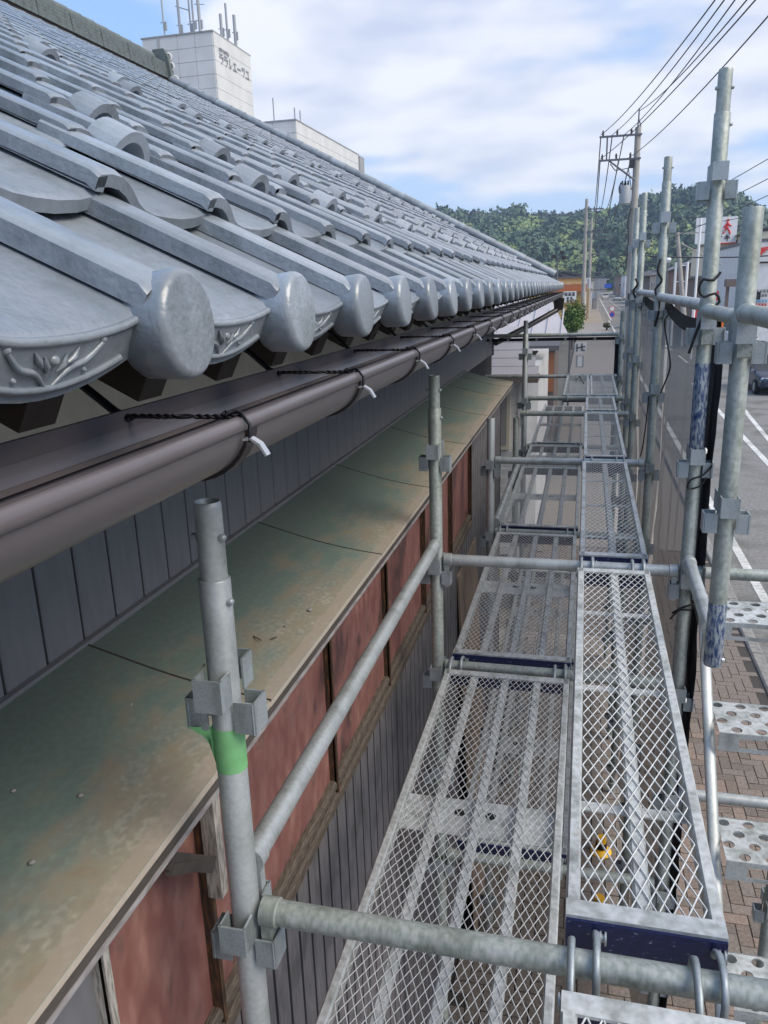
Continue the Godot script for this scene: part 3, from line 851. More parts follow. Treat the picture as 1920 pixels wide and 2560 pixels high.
func disc_mesh() -> ArrayMesh:
	var b := MB.new()
	b.lathe(Vector3(0.045, 0, 0), Vector3.LEFT, [[0.014, 0.036], [0.020, 0.0405], [0.048, 0.0427], [0.0535, 0.0421], [0.0568, 0.0403], [0.0585, 0.0380], [0.0588, 0.0365], [0.0592, 0.0]], 28)
	return b.mesh()

func ring_mesh() -> ArrayMesh:    # snow guard: a half ring standing on the pan at the tile's lower end
	var b := MB.new()
	var R := 0.060; var r := 0.045
	for k in 14:
		var a0 := PI * k / 14.0 - 0.12; var a1 := PI * (k + 1) / 14.0 - 0.12
		if k == 13: a1 = PI * 0.93
		var o0 := Vector3(0, sin(a0) * R * 1.1, cos(a0) * R); var o1 := Vector3(0, sin(a1) * R * 1.1, cos(a1) * R)
		var i0 := Vector3(0, sin(a0) * r * 1.1, cos(a0) * r); var i1 := Vector3(0, sin(a1) * r * 1.1, cos(a1) * r)
		var d := Vector3(0.055, 0, 0)
		b.face(o0, o1, i1, i0, Vector3.LEFT); b.face(o0 + d, o1 + d, i1 + d, i0 + d, Vector3.RIGHT)
		b.face(o0, o1, o1 + d, o0 + d, o0); b.face(i0, i1, i1 + d, i0 + d, -i0)
	return b.mesh()

func box_mesh(s: Vector3) -> ArrayMesh:
	var b := MB.new(); b.box(Vector3.ZERO, s); return b.mesh()

func shophouse() -> void:
	var hs := thing("tiled_shophouse", "old two-storey house with blue-grey tiled roof and green copper awning", "house", Vector3(-3.0, 0, -5.0))
	roof(hs)
	# upper wall
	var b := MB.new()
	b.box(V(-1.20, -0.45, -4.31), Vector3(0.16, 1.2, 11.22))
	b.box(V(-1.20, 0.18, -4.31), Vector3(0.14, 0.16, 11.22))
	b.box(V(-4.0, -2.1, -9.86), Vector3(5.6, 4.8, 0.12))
	var uw := wpart(hs, "upper_wall", b.mesh(), M.siding_gap_shade)
	var bd := box_mesh(Vector3(0.014, 0.62, 0.1255))
	var flute := MB.new()
	flute.cbox(Vector3.ZERO, Vector3(0.014, 0.1245, 0.49), 0.003, Basis(Vector3.RIGHT, Vector3(0, 0, 1), Vector3.UP))
	var fm := flute.mesh()
	for i in range(-9, 66):
		var z := -1.194 - 0.133 * i - 0.0665
		if z < -9.88: break
		part(uw, "siding_board", fm, M.siding_up, V(-1.112, -0.555, z))
	b = MB.new()
	b.box(V(-1.112, -0.025, -4.31), Vector3(0.02, 0.565, 11.2))
	wpart(hs, "plaster_wall", b.mesh(), M.plaster)
	b = MB.new()
	b.box(V(-1.105, -0.5, -9.88), Vector3(0.03, 0.64, 0.06))
	wpart(hs, "corner_trim", b.mesh(), M.siding_up)
	# lower wall
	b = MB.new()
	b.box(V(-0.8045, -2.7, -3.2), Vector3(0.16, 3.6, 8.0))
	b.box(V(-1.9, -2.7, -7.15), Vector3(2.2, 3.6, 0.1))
	var lw := wpart(hs, "lower_wall", b.mesh(), M.siding_gap_shade)  # black face close behind the boards paints the groove shade as dark lines
	var l1 := MB.new()
	l1.cbox(Vector3.ZERO, Vector3(0.022, 0.0785, 2.94), 0.004, Basis(Vector3.RIGHT, Vector3(0, 0, 1), Vector3.UP))
	var lm := l1.mesh()
	l1 = MB.new()
	l1.cbox(Vector3.ZERO, Vector3(0.022, 0.0785, 3.56), 0.004, Basis(Vector3.RIGHT, Vector3(0, 0, 1), Vector3.UP))
	var lm2 := l1.mesh()
	for i in range(-22, 55):
		var z := -2.116 - 0.0935 * i
		if z < -7.16: break
		if z > -4.95: part(lw, "siding_board", lm, M.siding_low, V(-0.733, -3.02, z))
		else: part(lw, "siding_board", lm2, M.siding_low, V(-0.733, -2.71, z))
	# red copper panels and battens under the awning
	var edges := [0.55, -0.10, -0.85, -1.19, -2.0, -2.69, -3.42, -4.2, -4.98]
	for i in edges.size() - 1:
		b = MB.new()
		var z0: float = edges[i]; var z1: float = edges[i + 1]
		var u0 := -z0 * 0.24; var u1 := -z1 * 0.24
		if i < 2:
			b.box(V(-0.722, -1.22, (z0 + z1) / 2), Vector3(0.02, 0.62, z0 - z1))
			wpart(hs, "dark_panel", b.mesh(), M.siding_up)
			continue
		b.quv(V(-0.712, -0.92, z0), V(-0.712, -0.92, z1), V(-0.712, -1.52, z1), V(-0.712, -1.52, z0), Vector2(u0, 0), Vector2(u1, 0), Vector2(u1, 1), Vector2(u0, 1), Vector3.RIGHT)
		wpart(hs, "copper_panel", b.mesh(), M.red_copper)
	for i in range(1, edges.size()):
		b = MB.new()
		b.box(V(-0.702, -1.21, edges[i]), Vector3(0.022, 0.60, 0.021))
		b.box(V(-0.692, -1.21, edges[i] + 0.004), Vector3(0.010, 0.60, 0.013))
		wpart(hs, "batten", b.mesh(), M.pale_wood if i == 2 else M.rust_batten)
	b = MB.new()
	b.box(V(-0.676, -1.04, -1.188), Vector3(0.03, 0.24, 0.028))
	wpart(hs, "loose_batten", b.mesh(), M.pale_wood, "short weathered batten behind the nearest post")
	b = MB.new()
	b.box(V(-0.668, -1.0, -1.085), Vector3(0.016, 0.030, 0.19), Basis(Vector3.RIGHT, -0.72))
	b.box(V(-0.664, -0.985, -1.055), Vector3(0.014, 0.02, 0.11), Basis(Vector3.RIGHT, -0.62))
	wpart(hs, "broken_batten", b.mesh(), M.fascia_dark, "charred looking broken piece of wood")
	for rr in [[-1.462, 0.032, -0.715], [-1.502, 0.034, -0.708], [-1.538, 0.022, -0.718]]:
		b = MB.new()
		b.cbox(V(rr[2], rr[0], -2.2), Vector3(0.05, rr[1], 5.56), 0.008)
		wpart(hs, "wooden_rail", b.mesh(), M.old_wood)
	awning(hs)
	gutter(hs)

func aw(t: float) -> Vector2:     # awning section, 0 at the drip edge, 1 at the wall: x, y
	return Vector2(lerpf(-0.645, -1.103, t), lerpf(-0.868, -0.768, t) - 0.016 * sin(t * PI) * (1.0 - t * 0.4))

func awning(hs: Node3D) -> void:
	var b := MB.new()
	b.box(V(-0.88, -0.897, -3.3), Vector3(0.40, 0.02, 8.2))
	var a := wpart(hs, "awning", b.mesh(), M.fascia_dark)
	var seams := [0.75, -0.44, -1.44, -2.44, -3.37, -4.40, -5.44, -6.44, -7.07, -7.49]
	for i in seams.size() - 1:
		var z0: float = seams[i]; var z1: float = seams[i + 1]
		b = MB.new()
		var n := 8
		for k in n:
			var t0 := float(k) / n; var t1 := float(k + 1) / n
			var p := aw(t0); var q := aw(t1)
			var nn := Vector3(-(q.y - p.y), -(p.x - q.x) * -1.0, 0).normalized()
			if nn.y < 0: nn = -nn
			# each sheet laps over the farther one: its far edge is raised a little
			var e0 := 0.0; var e1 := 0.0055
			var A := V(p.x, p.y + e0, z0); var Bq := V(q.x, q.y + e0, z0); var C := V(q.x, q.y + e1, z1); var D := V(p.x, p.y + e1, z1)
			b.quv(A, Bq, C, D, Vector2(-z0 / 8.0, t0), Vector2(-z0 / 8.0, t1), Vector2(-z1 / 8.0, t1), Vector2(-z1 / 8.0, t0), nn)
			b.quv(C, D, D - Vector3(0, 0.006, 0), C - Vector3(0, 0.006, 0), Vector2(-z1 / 8.0, .5), Vector2(-z1 / 8.0, .5), Vector2(-z1 / 8.0, .5), Vector2(-z1 / 8.0, .5), Vector3(0, 0, -1))
		var p0 := aw(0.0)
		b.quv(V(p0.x, p0.y, z0), V(p0.x, p0.y + 0.0055, z1), V(p0.x + 0.002, p0.y - 0.008, z1), V(p0.x + 0.002, p0.y - 0.010, z0), Vector2(-z0 / 8.0, 0), Vector2(-z1 / 8.0, 0), Vector2(-z1 / 8.0, .03), Vector2(-z0 / 8.0, .03), Vector3.RIGHT)
		part(a, "copper_sheet", b.mesh(), M.awning)
		if i > 0:
			var pts := []
			for k in 9:
				var s := aw(k / 8.0)
				pts.append(V(s.x, s.y + 0.001, z0 - 0.004))
			b = MB.new()
			b.tube(pts, 0.006, 5)
			part(a, "seam", b.mesh(), M.seam)
	b = MB.new()
	b.box(V(-0.652, -0.889, -3.37), Vector3(0.012, 0.022, 8.24))
	part(a, "fascia_board", b.mesh(), M.fascia_dark)
	b = MB.new()
	b.box(V(-0.660, -0.906, -3.37), Vector3(0.03, 0.012, 8.24))
	part(a, "drip_strip", b.mesh(), M.fascia_pale)
	b = MB.new()
	b.box(V(-1.095, -0.774, -3.37), Vector3(0.016, 0.03, 8.24))
	part(a, "flashing", b.mesh(), M.siding_up)

func gutter(hs: Node3D) -> void:
	var cx := -0.355; var cy := -0.1135; var R := 0.055
	var b := MB.new()
	var ins := []; var outs := []
	for z in [0.7, -3.0, -7.0, -11.1]:
		var ri := []; var ro := []
		for k in 17:
			var a := PI + PI * k / 16.0
			var dy := 0.72 * sin(a) if true else 0.0
			ri.append(V(cx + cos(a) * R, cy + dy * R * 1.25, z)); ro.append(V(cx + cos(a) * (R + 0.003), cy + dy * (R * 1.25 + 0.003), z))
		ins.append(ri); outs.append(ro)
	b.grid(ins, Vector3.UP)
	var g := wpart(hs, "gutter", b.mesh(), M.gutter)
	b = MB.new()
	b.grid(outs, Vector3.DOWN)
	part(g, "gutter_outside", b.mesh(), M.gutter)
	b = MB.new()
	b.tube([V(cx + R + 0.001, cy + 0.001, 0.7), V(cx + R + 0.001, cy + 0.001, -11.1)], 0.0075, 12)
	part(g, "gutter_bead", b.mesh(), M.gutter)
	b = MB.new()
	b.box(V(cx - R - 0.001, cy + 0.006, -5.2), Vector3(0.004, 0.016, 11.8))
	b.box(V(cx - R + 0.012, cy - 0.018, -5.2), Vector3(0.004, 0.004, 11.8))
	part(g, "back_lip", b.mesh(), M.gutter)
	var cap := MB.new()
	for k in 16:
		cap.tri(V(cx, cy, -11.1), outs[3][k], outs[3][k + 1], Vector3(0, 0, -1), Vector3(0, 0, -1), Vector3(0, 0, -1))
	part(g, "end_cap", cap.mesh(), M.gutter)
	# hangers: band under the gutter, iron arm from the rafters, twisted wire and tin clip
	var band := MB.new()
	for k in 16:
		var a0 := PI + PI * k / 16.0; var a1 := PI + PI * (k + 1) / 16.0
		var p0 := Vector3(cos(a0) * (R + 0.004), 0.72 * sin(a0) * (R * 1.25 + 0.005), 0); var p1 := Vector3(cos(a1) * (R + 0.004), 0.72 * sin(a1) * (R * 1.25 + 0.005), 0)
		band.box((p0 + p1) * 0.5, Vector3(0.005, p0.distance_to(p1) * 1.1, 0.02), Basis(Vector3(p1.y - p0.y, -(p1.x - p0.x), 0).normalized(), (p1 - p0).normalized(), Vector3(0, 0, -1)))
	var bandm := band.mesh()
	var arm := MB.new()
	arm.tube([Vector3(-R - 0.09, 0.09, 0.03), Vector3(-R - 0.05, 0.05, 0.012), Vector3(-R - 0.012, 0.012, 0.0), Vector3(-R + 0.004, 0.006, 0)], 0.0075, 6, true, 0.45)
	var armm := arm.mesh()
	var wire := MB.new()
	for h in 2:
		var pts := []
		for k in 33:
			var f := k / 32.0
			var amp := 0.0022
			if absf(f - 0.5) < 0.07: amp = 0.0022 + 0.004 * cos((f - 0.5) / 0.07 * PI / 2)
			var ph2 := f * TAU * 7.0 + h * PI
			if absf(f - 0.5) < 0.07: ph2 = h * PI + PI / 2
			pts.append(Vector3(lerpf(-R, R + 0.004, f), 0.008 + cos(ph2) * 0.0012, sin(ph2) * amp))
		wire.tube(pts, 0.0016, 5)
	wire.tube([Vector3(R - 0.012, 0.010, 0.004), Vector3(R - 0.012, 0.012, -0.004), Vector3(R - 0.006, 0.011, 0.005), Vector3(R - 0.006, 0.012, -0.005), Vector3(R + 0.004, 0.012, 0.0), Vector3(R + 0.013, 0.002, 0.003), Vector3(R + 0.012, -0.014, 0.003)], 0.0018, 5)
	var wirem := wire.mesh()
	var clip := MB.new()
	var cp := [Vector3(R + 0.006, -0.012, 0), Vector3(R + 0.013, -0.011, 0), Vector3(R + 0.021, -0.016, 0), Vector3(R + 0.027, -0.026, 0)]
	for k in 3:
		var m: Vector3 = (cp[k] + cp[k + 1]) * 0.5; var d: Vector3 = (cp[k + 1] - cp[k])
		clip.box(m, Vector3(d.length() * 1.06, 0.0022, 0.009), Basis(d.normalized(), Vector3(0, 0, 1).cross(d.normalized()), Vector3(0, 0, 1)))
	var clipm := clip.mesh()
	for i in 28:
		var z := -0.266 - 0.381 * i
		if z < -11.0: break
		var o := V(cx, cy, z)
		part(g, "hanger_band", bandm, M.gutter_band, o + Vector3(0, 0, -0.02))
		part(g, "hanger_arm", armm, M.wire, o)
		part(g, "twisted_wire", wirem, M.wire, o)
		part(g, "tin_clip", clipm, M.tin, o)
	b = MB.new()
	b.tube([V(cx, cy - 0.04, -10.9), V(cx, -0.28, -10.9), V(cx - 0.03, -0.33, -10.88), V(-0.75, -0.52, -10.3), V(-1.05, -0.66, -9.7)], 0.035, 12)
	wpart(hs, "downspout", b.mesh(), M.gutter_band)
	b = MB.new()
	b.prism([Vector2(-0.06, -0.12), Vector2(0.05, -0.12), Vector2(0.07, 0.03), Vector2(-0.07, 0.03)], -0.07, 0.07, Basis(), V(cx, -0.21, -10.92))
	wpart(hs, "rainwater_head", b.mesh(), M.gutter_band)

func roof(hs: Node3D) -> void:
	var th := atan(SL)
	var es := Vector3(-cos(th), sin(th), 0); var en := Vector3(sin(th), cos(th), 0); var et := Vector3(0, 0, -1)
	var fr := Basis(es, en, et)
	var org := V(EX, EY, 0)
	var b := MB.new()
	# deck under the tiles and the back slope
	var LEN := 6.25
	var ridge := org + es * LEN
	b.box(org + es * (LEN * 0.5 + 0.03) - en * 0.040 + Vector3(0, 0, -5.1), Vector3(LEN - 0.06, 0.03, 12.0), fr)
	var fr2 := Basis(Vector3(-cos(th), -sin(th), 0), Vector3(-sin(th), cos(th), 0), Vector3(0, 0, 1))
	b.box(ridge + fr2.x * 3.1 - fr2.y * 0.03 + Vector3(0, 0, -5.1), Vector3(6.2, 0.05, 12.0), fr2)
	# gable under the verge
	for k in 12:
		var s := LEN * (k + 0.5) / 12.0
		if s < 1.2: continue
		var p := org + es * s - en * 0.1
		b.box(Vector3(p.x, p.y - 0.5, -10.3), Vector3(LEN / 12.0, 1.0, 0.1))
	var rf := wpart(hs, "roof", b.mesh(), M.rafter)
	var off := Vector3.ZERO
	# rafters
	var rl := 0.75
	var rm := box_mesh(Vector3(rl, 0.075, 0.052))
	for i in range(-4, 52):
		var z := -0.62 - 0.2 * i
		if z < -11.1: break
		part(rf, "rafter", rm, M.rafter, V(-0.47, -0.080, z) + es * rl * 0.5 + off, Basis(es, en, Vector3(0, 0, -1)))
	# eave tiles, discs
	var em := eave_mesh(0.28); var om := ornament_mesh(); var dm := disc_mesh()
	var cols := int((-0.655 - 1.0 - ROOF_END) / TW)
	var first := -5
	var r2 := RandomNumberGenerator.new(); r2.seed = 11
	var last := int((Z0T - ROOF_END - 0.1) / TW)
	for c in range(first, last):
		var z := Z0T - TW * c
		var j := r2.randf_range(-0.004, 0.004)
		var o := org + Vector3(0, j * 0.4, z + j) + off
		var e := part(rf, "eave_tile", em, M["tile%d" % (absi(c) % 4)], o, fr)
		if c < 16: part(rf, "arabesque_relief", om, M.tile0, o, fr)
		# disc: faces the street, a touch tilted
		var db := Basis(Vector3(-1, 0, 0), Vector3.UP, Vector3(0, 0, -1)) * Basis(Vector3(0, 0, 1), deg_to_rad(r2.randf_range(3, 9))) * Basis(Vector3.UP, r2.randf_range(-0.05, 0.05))
		part(rf, "eave_disc", dm, M["tile%d" % ((absi(c) + 1) % 4)], V(EX + 0.0165, -0.0205 + r2.randf_range(-0.0015, 0.0015), z - 0.0385 + j) + off, Basis(Vector3(-1, 0, 0), Vector3.UP, Vector3(0, 0, -1)) * Basis(Vector3(0, 0, 1), deg_to_rad(-r2.randf_range(2, 6))))
	# field courses
	var tm := tile_mesh(0.275, 0.016); var tl := tile_mesh(0.275, 0.016, false)
	var rg := ring_mesh()
	var list := []
	var courses := int((LEN - 0.222 - 0.1) / TE)
	for k in courses:
		for c in range(first, last):
			var s := 0.222 + TE * k
			var p := org + es * (s + r2.randf_range(-0.004, 0.004)) + en * (0.002 + r2.randf_range(-0.0015, 0.0025)) + Vector3(0, 0, Z0T - TW * c + r2.randf_range(-0.003, 0.003))
			var tb := fr * Basis(Vector3.UP, r2.randf_range(-0.006, 0.006)) * Basis(Vector3(1, 0, 0), r2.randf_range(-0.01, 0.01))
			list.append([p.distance_to(Vector3(0, H, 0)) if p.z < 0.2 else 100.0, Transform3D(tb, p + off), k, c])
	list.sort_custom(func(a, d): return a[0] < d[0])
	var mm := MultiMesh.new()
	mm.transform_format = MultiMesh.TRANSFORM_3D; mm.mesh = tl; mm.instance_count = maxi(0, list.size() - 300)
	for i in list.size():
		if i < 300:
			part(rf, "roof_tile", tm, M["tile%d" % ((list[i][2] * 3 + list[i][3] * 7 + 40) % 4)], list[i][1].origin, list[i][1].basis)
		else:
			mm.set_instance_transform(i - 300, list[i][1])
	var mi := MultiMeshInstance3D.new()
	mi.name = "far_roof_tiles"; mi.multimesh = mm; mi.material_override = M.tile1; mi.set_meta("kind", "stuff")
	rf.add_child(mi, true)
	# snow guards: every other tile of three courses
	for k in [1, 2, 6, 7]:
		for c in range(first, last):
			if posmod(c + k, 2) != 1: continue
			var p: Vector3 = org + es * (0.222 + TE * k - 0.002) + en * 0.004 + Vector3(0, 0, Z0T - TW * c - 0.166)
			part(rf, "snow_guard", rg, M["tile%d" % (absi(c) % 4)], p + off, fr)
	# ridge: thin courses of flat tiles, round caps on top
	var rz0 := 1.0; var rz1 := ROOF_END - 0.02
	for k in 5:
		var cz := rz0
		var n := 0
		while cz > rz1:
			var le := minf(0.30, cz - rz1)
			if cz < -1.5:
				b = MB.new()
				b.box(Vector3.ZERO, Vector3(0.25 - 0.010 * k, 0.036, le - 0.006), Basis(Vector3(0, 0, 1), 0.0))
				var key := "ridge%d" % k
				if not plank_cache.has(key) or le < 0.299: plank_cache[key] = b.mesh()
				part(rf, "ridge_tile", plank_cache[key], M.tile_old, ridge + Vector3(0.0 + (n % 2) * 0.003, 0.04 + 0.040 * k, cz - le * 0.5 - (0.1 if k % 2 else 0.0) * 0) + off)
			cz -= le; n += 1
	b = MB.new()
	b.lathe(Vector3.ZERO, Vector3(0, 0, 1), [[0.0, 0.062], [0.03, 0.078], [0.10, 0.075], [0.30, 0.070]], 14)
	var capm := b.mesh()
	for k in 40:
		var z := -0.6 - 0.27 * k
		if z < rz1: break
		part(rf, "ridge_cap", capm, M.tile_old, ridge + Vector3(0, 0.235, z) + off)
	b = MB.new()
	b.box(ridge + Vector3(0.08, 0.0, -5.1), Vector3(0.06, 0.09, 12.0))
	part(rf, "ridge_bed", b.mesh(), M.rafter, off)
	# ornament at the ridge end
	b = MB.new()
	var e0 := ridge + Vector3(0, 0, rz1)
	b.prism([Vector2(-0.20, -0.08), Vector2(0.20, -0.08), Vector2(0.16, 0.10), Vector2(0.14, 0.28), Vector2(0.08, 0.40), Vector2(-0.08, 0.40), Vector2(-0.14, 0.28), Vector2(-0.16, 0.10)], -0.10, 0.0, Basis(), e0)
	part(rf, "ridge_end_tile", b.mesh(), M.tile_old, off)
	b = MB.new()
	for s in [-1.0, 1.0]:
		b = MB.new()
		for q in [[0.12, 0.30, 0.045], [0.14, 0.18, 0.05], [0.18, 0.0, 0.06]]:
			var pts := []
			for i in 9:
				var a := -1.2 + i * 0.55
				pts.append(e0 + Vector3(s * (q[0] + cos(a) * q[2]), q[1] + sin(a) * q[2], -0.06))
			b.tube(pts, 0.014, 6)
		part(rf, "scroll_relief", b.mesh(), M.mortar, off)
	# verge: rolled edge tiles down the far gable
	b = MB.new()
	b.box(Vector3.ZERO, Vector3(0.25, 0.05, 0.16))
	b.lathe(Vector3(-0.15, 0.03, -0.03), Vector3.RIGHT, [[0.0, 0.065], [0.28, 0.058]], 12)
	b.box(Vector3(0, -0.07, 0.08), Vector3(0.25, 0.16, 0.02))
	var vm := b.mesh()
	for k in courses:
		var p: Vector3 = org + es * (0.30 + TE * k) + en * 0.04 + Vector3(0, 0, ROOF_END - 0.06)
		part(rf, "verge_tile", vm, M["tile%d" % (k % 4)], p + off, fr)

# ---------------------------------------------------------------- nets
func net_sheet(a: Vector3, c: Vector3, top0: float, sag: float, bottom: float, folds: float, sd: int) -> ArrayMesh:
	var nz := noise(1.0, 3, FastNoiseLite.TYPE_SIMPLEX_SMOOTH, sd)
	var d := (c - a); var L := d.length(); d = d.normalized()
	var side := d.cross(Vector3.UP)
	var rows := []
	for i in 15:
		var v := i / 14.0
		var row := []
		for j in 29:
			var u := j / 28.0
			var y := lerpf(top0 - sag * 4.0 * u * (1.0 - u), bottom, v)
			var w := nz.get_noise_2d(u * L * 2.6 + v * 1.3, v * 2.0) * folds * minf(1.0, v * 4.0 + 0.25)
			var p: Vector3 = a + d * L * u + side * w
			row.append(Vector3(p.x, y + H, p.z))
		rows.append(row)
	var b := MB.new()
	b.grid(rows, side)
	return b.mesh()

func nets() -> void:
	var nx := RX + 0.05
	var spans := [[ZL[1] - 0.03, ZL[2], -0.12, 0.05, "grey translucent safety net with drooping black edge by the tallest post"], [ZL[2], ZL[3], -0.12, 0.03, "grey safety net between the second and third street-side posts"], [ZL[3], ZL[4], -0.12, 0.02, "narrow grey safety net between the third and fourth street-side posts"], [ZL[4], ZL[5], -0.13, 0.02, "farthest street-side safety net, left of the stacked posts"]]
	for i in spans.size():
		var s: Array = spans[i]
		var t := thing("safety_net", s[4], "net", Vector3(nx, 0.2, s[0]), "safety nets")
		wpart(t, "net_sheet", net_sheet(Vector3(nx, 0, s[0]), Vector3(nx, 0, s[1]), s[2], s[3], -4.3, 0.05, 3 + i), M.net)
		var b := MB.new()
		var rows := [[], []]
		for j in 25:
			var u := j / 24.0
			var z := lerpf(s[0], s[1], u)
			var y: float = s[2] - s[3] * 4.0 * u * (1.0 - u)
			rows[0].append(V(nx - 0.006, y + 0.015, z)); rows[1].append(V(nx - 0.010, y - 0.045, z))
		b.grid(rows, Vector3.LEFT)
		b.grid([rows[0].map(func(p): return p + Vector3(0.008, 0, 0)), rows[1].map(func(p): return p + Vector3(0.012, 0, 0))], Vector3.RIGHT)
		wpart(t, "black_hem", b.mesh(), M.black_cloth)
	# gathered black border hanging beside the tallest post
	var t := thing("net_border", "black gathered net border hanging between the two blue-worn posts", "net", V(0.45, -4.2, -2.85))
	var nz := noise(6.0, 2, FastNoiseLite.TYPE_SIMPLEX_SMOOTH, 9)
	var rows := []
	for i in 60:
		var y := lerpf(-0.16, -4.2, i / 59.0)
		var row := []
		for j in 7:
			var u := j / 6.0
			row.append(V(0.425 + 0.012 * nz.get_noise_2d(u * 0.5, y * 6.0) + 0.012 * u, y, -2.98 + u * 0.17))
		rows.append(row)
	var b := MB.new()
	b.grid(rows, Vector3.RIGHT)
	wpart(t, "gathered_sheet", b.mesh(), M.black_cloth)
	var eye := MB.new()
	eye.lathe(Vector3.ZERO, Vector3.LEFT, [[-0.002, 0.008], [0.004, 0.013], [0.004, 0.007], [-0.002, 0.006]], 14)
	for y in [-0.56, -1.06, -1.50, -1.95]:
		part(t, "eyelet", eye.mesh(), M.white_plastic, V(0.41, y, -2.80) - t.position)
	# end net
	var zz: float = ZL[5] - 0.04
	t = thing("safety_net", "translucent end net with black eyelet band below the greenish pipe", "net", Vector3(-0.4, 0.3, zz), "safety nets")
	wpart(t, "net_sheet", net_sheet(Vector3(-1.25, 0, zz), Vector3(RX - 0.02, 0, zz), -0.615, 0.0, -4.2, 0.03, 8), M.net_far)
	b = MB.new()
	b.box(V(-0.43, -0.600, zz + 0.008), Vector3(1.64, 0.034, 0.006))
	b.box(V(RX - 0.04, -1.4, zz + 0.008), Vector3(0.05, 1.56, 0.006))
	wpart(t, "black_hem", b.mesh(), M.black_cloth)
	for x in [-1.06, -0.86, -0.54, -0.22, 0.10, 0.33]:
		part(t, "eyelet", eye.mesh(), M.white_plastic, V(x, -0.600, zz + 0.014) - t.position, Basis(Vector3.UP, PI / 2))

# ---------------------------------------------------------------- ground
func ground() -> void:
	var b := MB.new()
	b.box(Vector3(0, -0.36, -700), Vector3(2600, 0.4, 2000))
	structure("ground", b.mesh(), M.ground)
	b = MB.new()
	b.box(Vector3(6.1, -0.13, -230), Vector3(7.7, 0.06, 560))
	structure("road", b.mesh(), M.asphalt)
	b = MB.new()
	b.box(Vector3(0.70, -0.13, -229), Vector3(2.9, 0.23, 560))
	var sw := structure("sidewalk", b.mesh(), M.walk)
	sw.name = "sidewalk"
	b = MB.new()
	b.box(Vector3(11.2, -0.11, -230), Vector3(2.2, 0.2, 560))
	structure("sidewalk_opposite", b.mesh(), M.walk)
	b = MB.new()
	b.box(Vector3(45, -0.14, -80), Vector3(65, 0.1, 240))
	structure("parking_lot", b.mesh(), M.asphalt)
	b = MB.new()
	for k in 60:
		var z := 2.0 - k * 0.9
		b.cbox(Vector3(2.2, -0.04, z - 0.445), Vector3(0.15, 0.16, 0.885), 0.02)
	b.box(Vector3(2.2, -0.045, -290), Vector3(0.15, 0.15, 475))
	structure("kerb", b.mesh(), M.kerb)
	# markings
	b = MB.new()
	b.box(Vector3(2.72, -0.097, -50), Vector3(0.14, 0.006, 110))
	b.box(Vector3(3.35, -0.097, -180), Vector3(0.15, 0.006, 150), Basis(Vector3.UP, -0.004))
	for k in 30: b.box(Vector3(5.75, -0.097, -42 - k * 9.0), Vector3(0.15, 0.006, 5.0))
	var cl := []
	for k in 14:
		var z := -18.0 - k * 1.6
		cl.append([4.62 + 0.012 * (k * 1.6), z])
	for k in 13:
		var p: Array = cl[k]; var q: Array = cl[k + 1]
		b.box(Vector3((p[0] + q[0]) / 2, -0.097, (p[1] + q[1]) / 2), Vector3(0.15, 0.006, 1.62), Basis(Vector3.UP, -atan2(q[0] - p[0], 1.6)))
	for k in 12:
		var z0 := -20.0 - k * 1.5; var z1 := z0 - 1.5
		var x0 := 5.15 + 0.045 * k + 0.004 * k * k; var x1 := 5.15 + 0.045 * (k + 1) + 0.004 * (k + 1) * (k + 1)
		b.box(Vector3((x0 + x1) / 2, -0.097, (z0 + z1) / 2), Vector3(0.14, 0.006, 1.53), Basis(Vector3.UP, -atan2(x1 - x0, 1.5)))
	b.box(Vector3(9.6, -0.097, -120), Vector3(0.15, 0.006, 300))
	structure("road_marking", b.mesh(), M.road_paint)
	# herringbone pavers near the scaffold
	b = MB.new()
	b.box(Vector3(0.675, -0.002, -7.5), Vector3(2.86, 0.010, 12.4))
	structure("paver_bed", b.mesh(), M.paver_joint)
	var u := 0.1
	var cells := []
	for ix in range(-7, 21):
		for iz in range(14, 136):
			var k := posmod(ix - iz, 4)
			if k == 0: cells.append([Vector2((ix + 1.0) * u, -(iz + 0.5) * u), true])
			elif k == 3: cells.append([Vector2((ix + 0.5) * u, -(iz + 1.0) * u), false])
	var r3 := RandomNumberGenerator.new(); r3.seed = 5
	var pm := MB.new()
	pm.cbox(Vector3.ZERO, Vector3(0.094, 0.03, 0.194), 0.003)
	var mesh1 := pm.mesh()
	var rest := MB.new()
	var vis := []
	for c in cells:
		var p: Vector2 = c[0]
		if p.x > 2.02: continue
		var score := (0.0 if p.x > 0.62 else 50.0) + p.y * -1.0
		if p.y > -4.0: score += 100.0
		vis.append([score, c])
	vis.sort_custom(func(a, d): return a[0] < d[0])
	for i in vis.size():
		var c: Array = vis[i][1]
		var p: Vector2 = c[0]
		var y := 0.0015 + r3.randf_range(-0.0015, 0.002)
		var bs := Basis(Vector3.UP, (PI / 2 if c[1] else 0.0) + r3.randf_range(-0.012, 0.012))
		if i < 300: part(sw, "paver", mesh1, M["paver%d" % r3.randi_range(0, 4)], Vector3(p.x, y, p.y), bs)
		else: rest.cbox(Vector3(p.x, y, p.y), Vector3(0.094, 0.03, 0.194), 0.003, bs)
	var mi := part(sw, "paver_field", rest.mesh(), M.paver0)
	mi.set_meta("kind", "stuff")

# ---------------------------------------------------------------- street furniture, poles, cables, vehicles
func cable(a: Vector3, c: Vector3, sag: float, label: String, r := 0.02, group := "overhead cables") -> void:
	var pts := []
	for k in 25:
		var f := k / 24.0
		pts.append(a.lerp(c, f) - Vector3(0, sag * 4.0 * f * (1.0 - f), 0))
	var b := MB.new()
	b.tube(pts, r, 6)
	solo("overhead_cable", b.mesh(), M.cable, label, "cable", group)

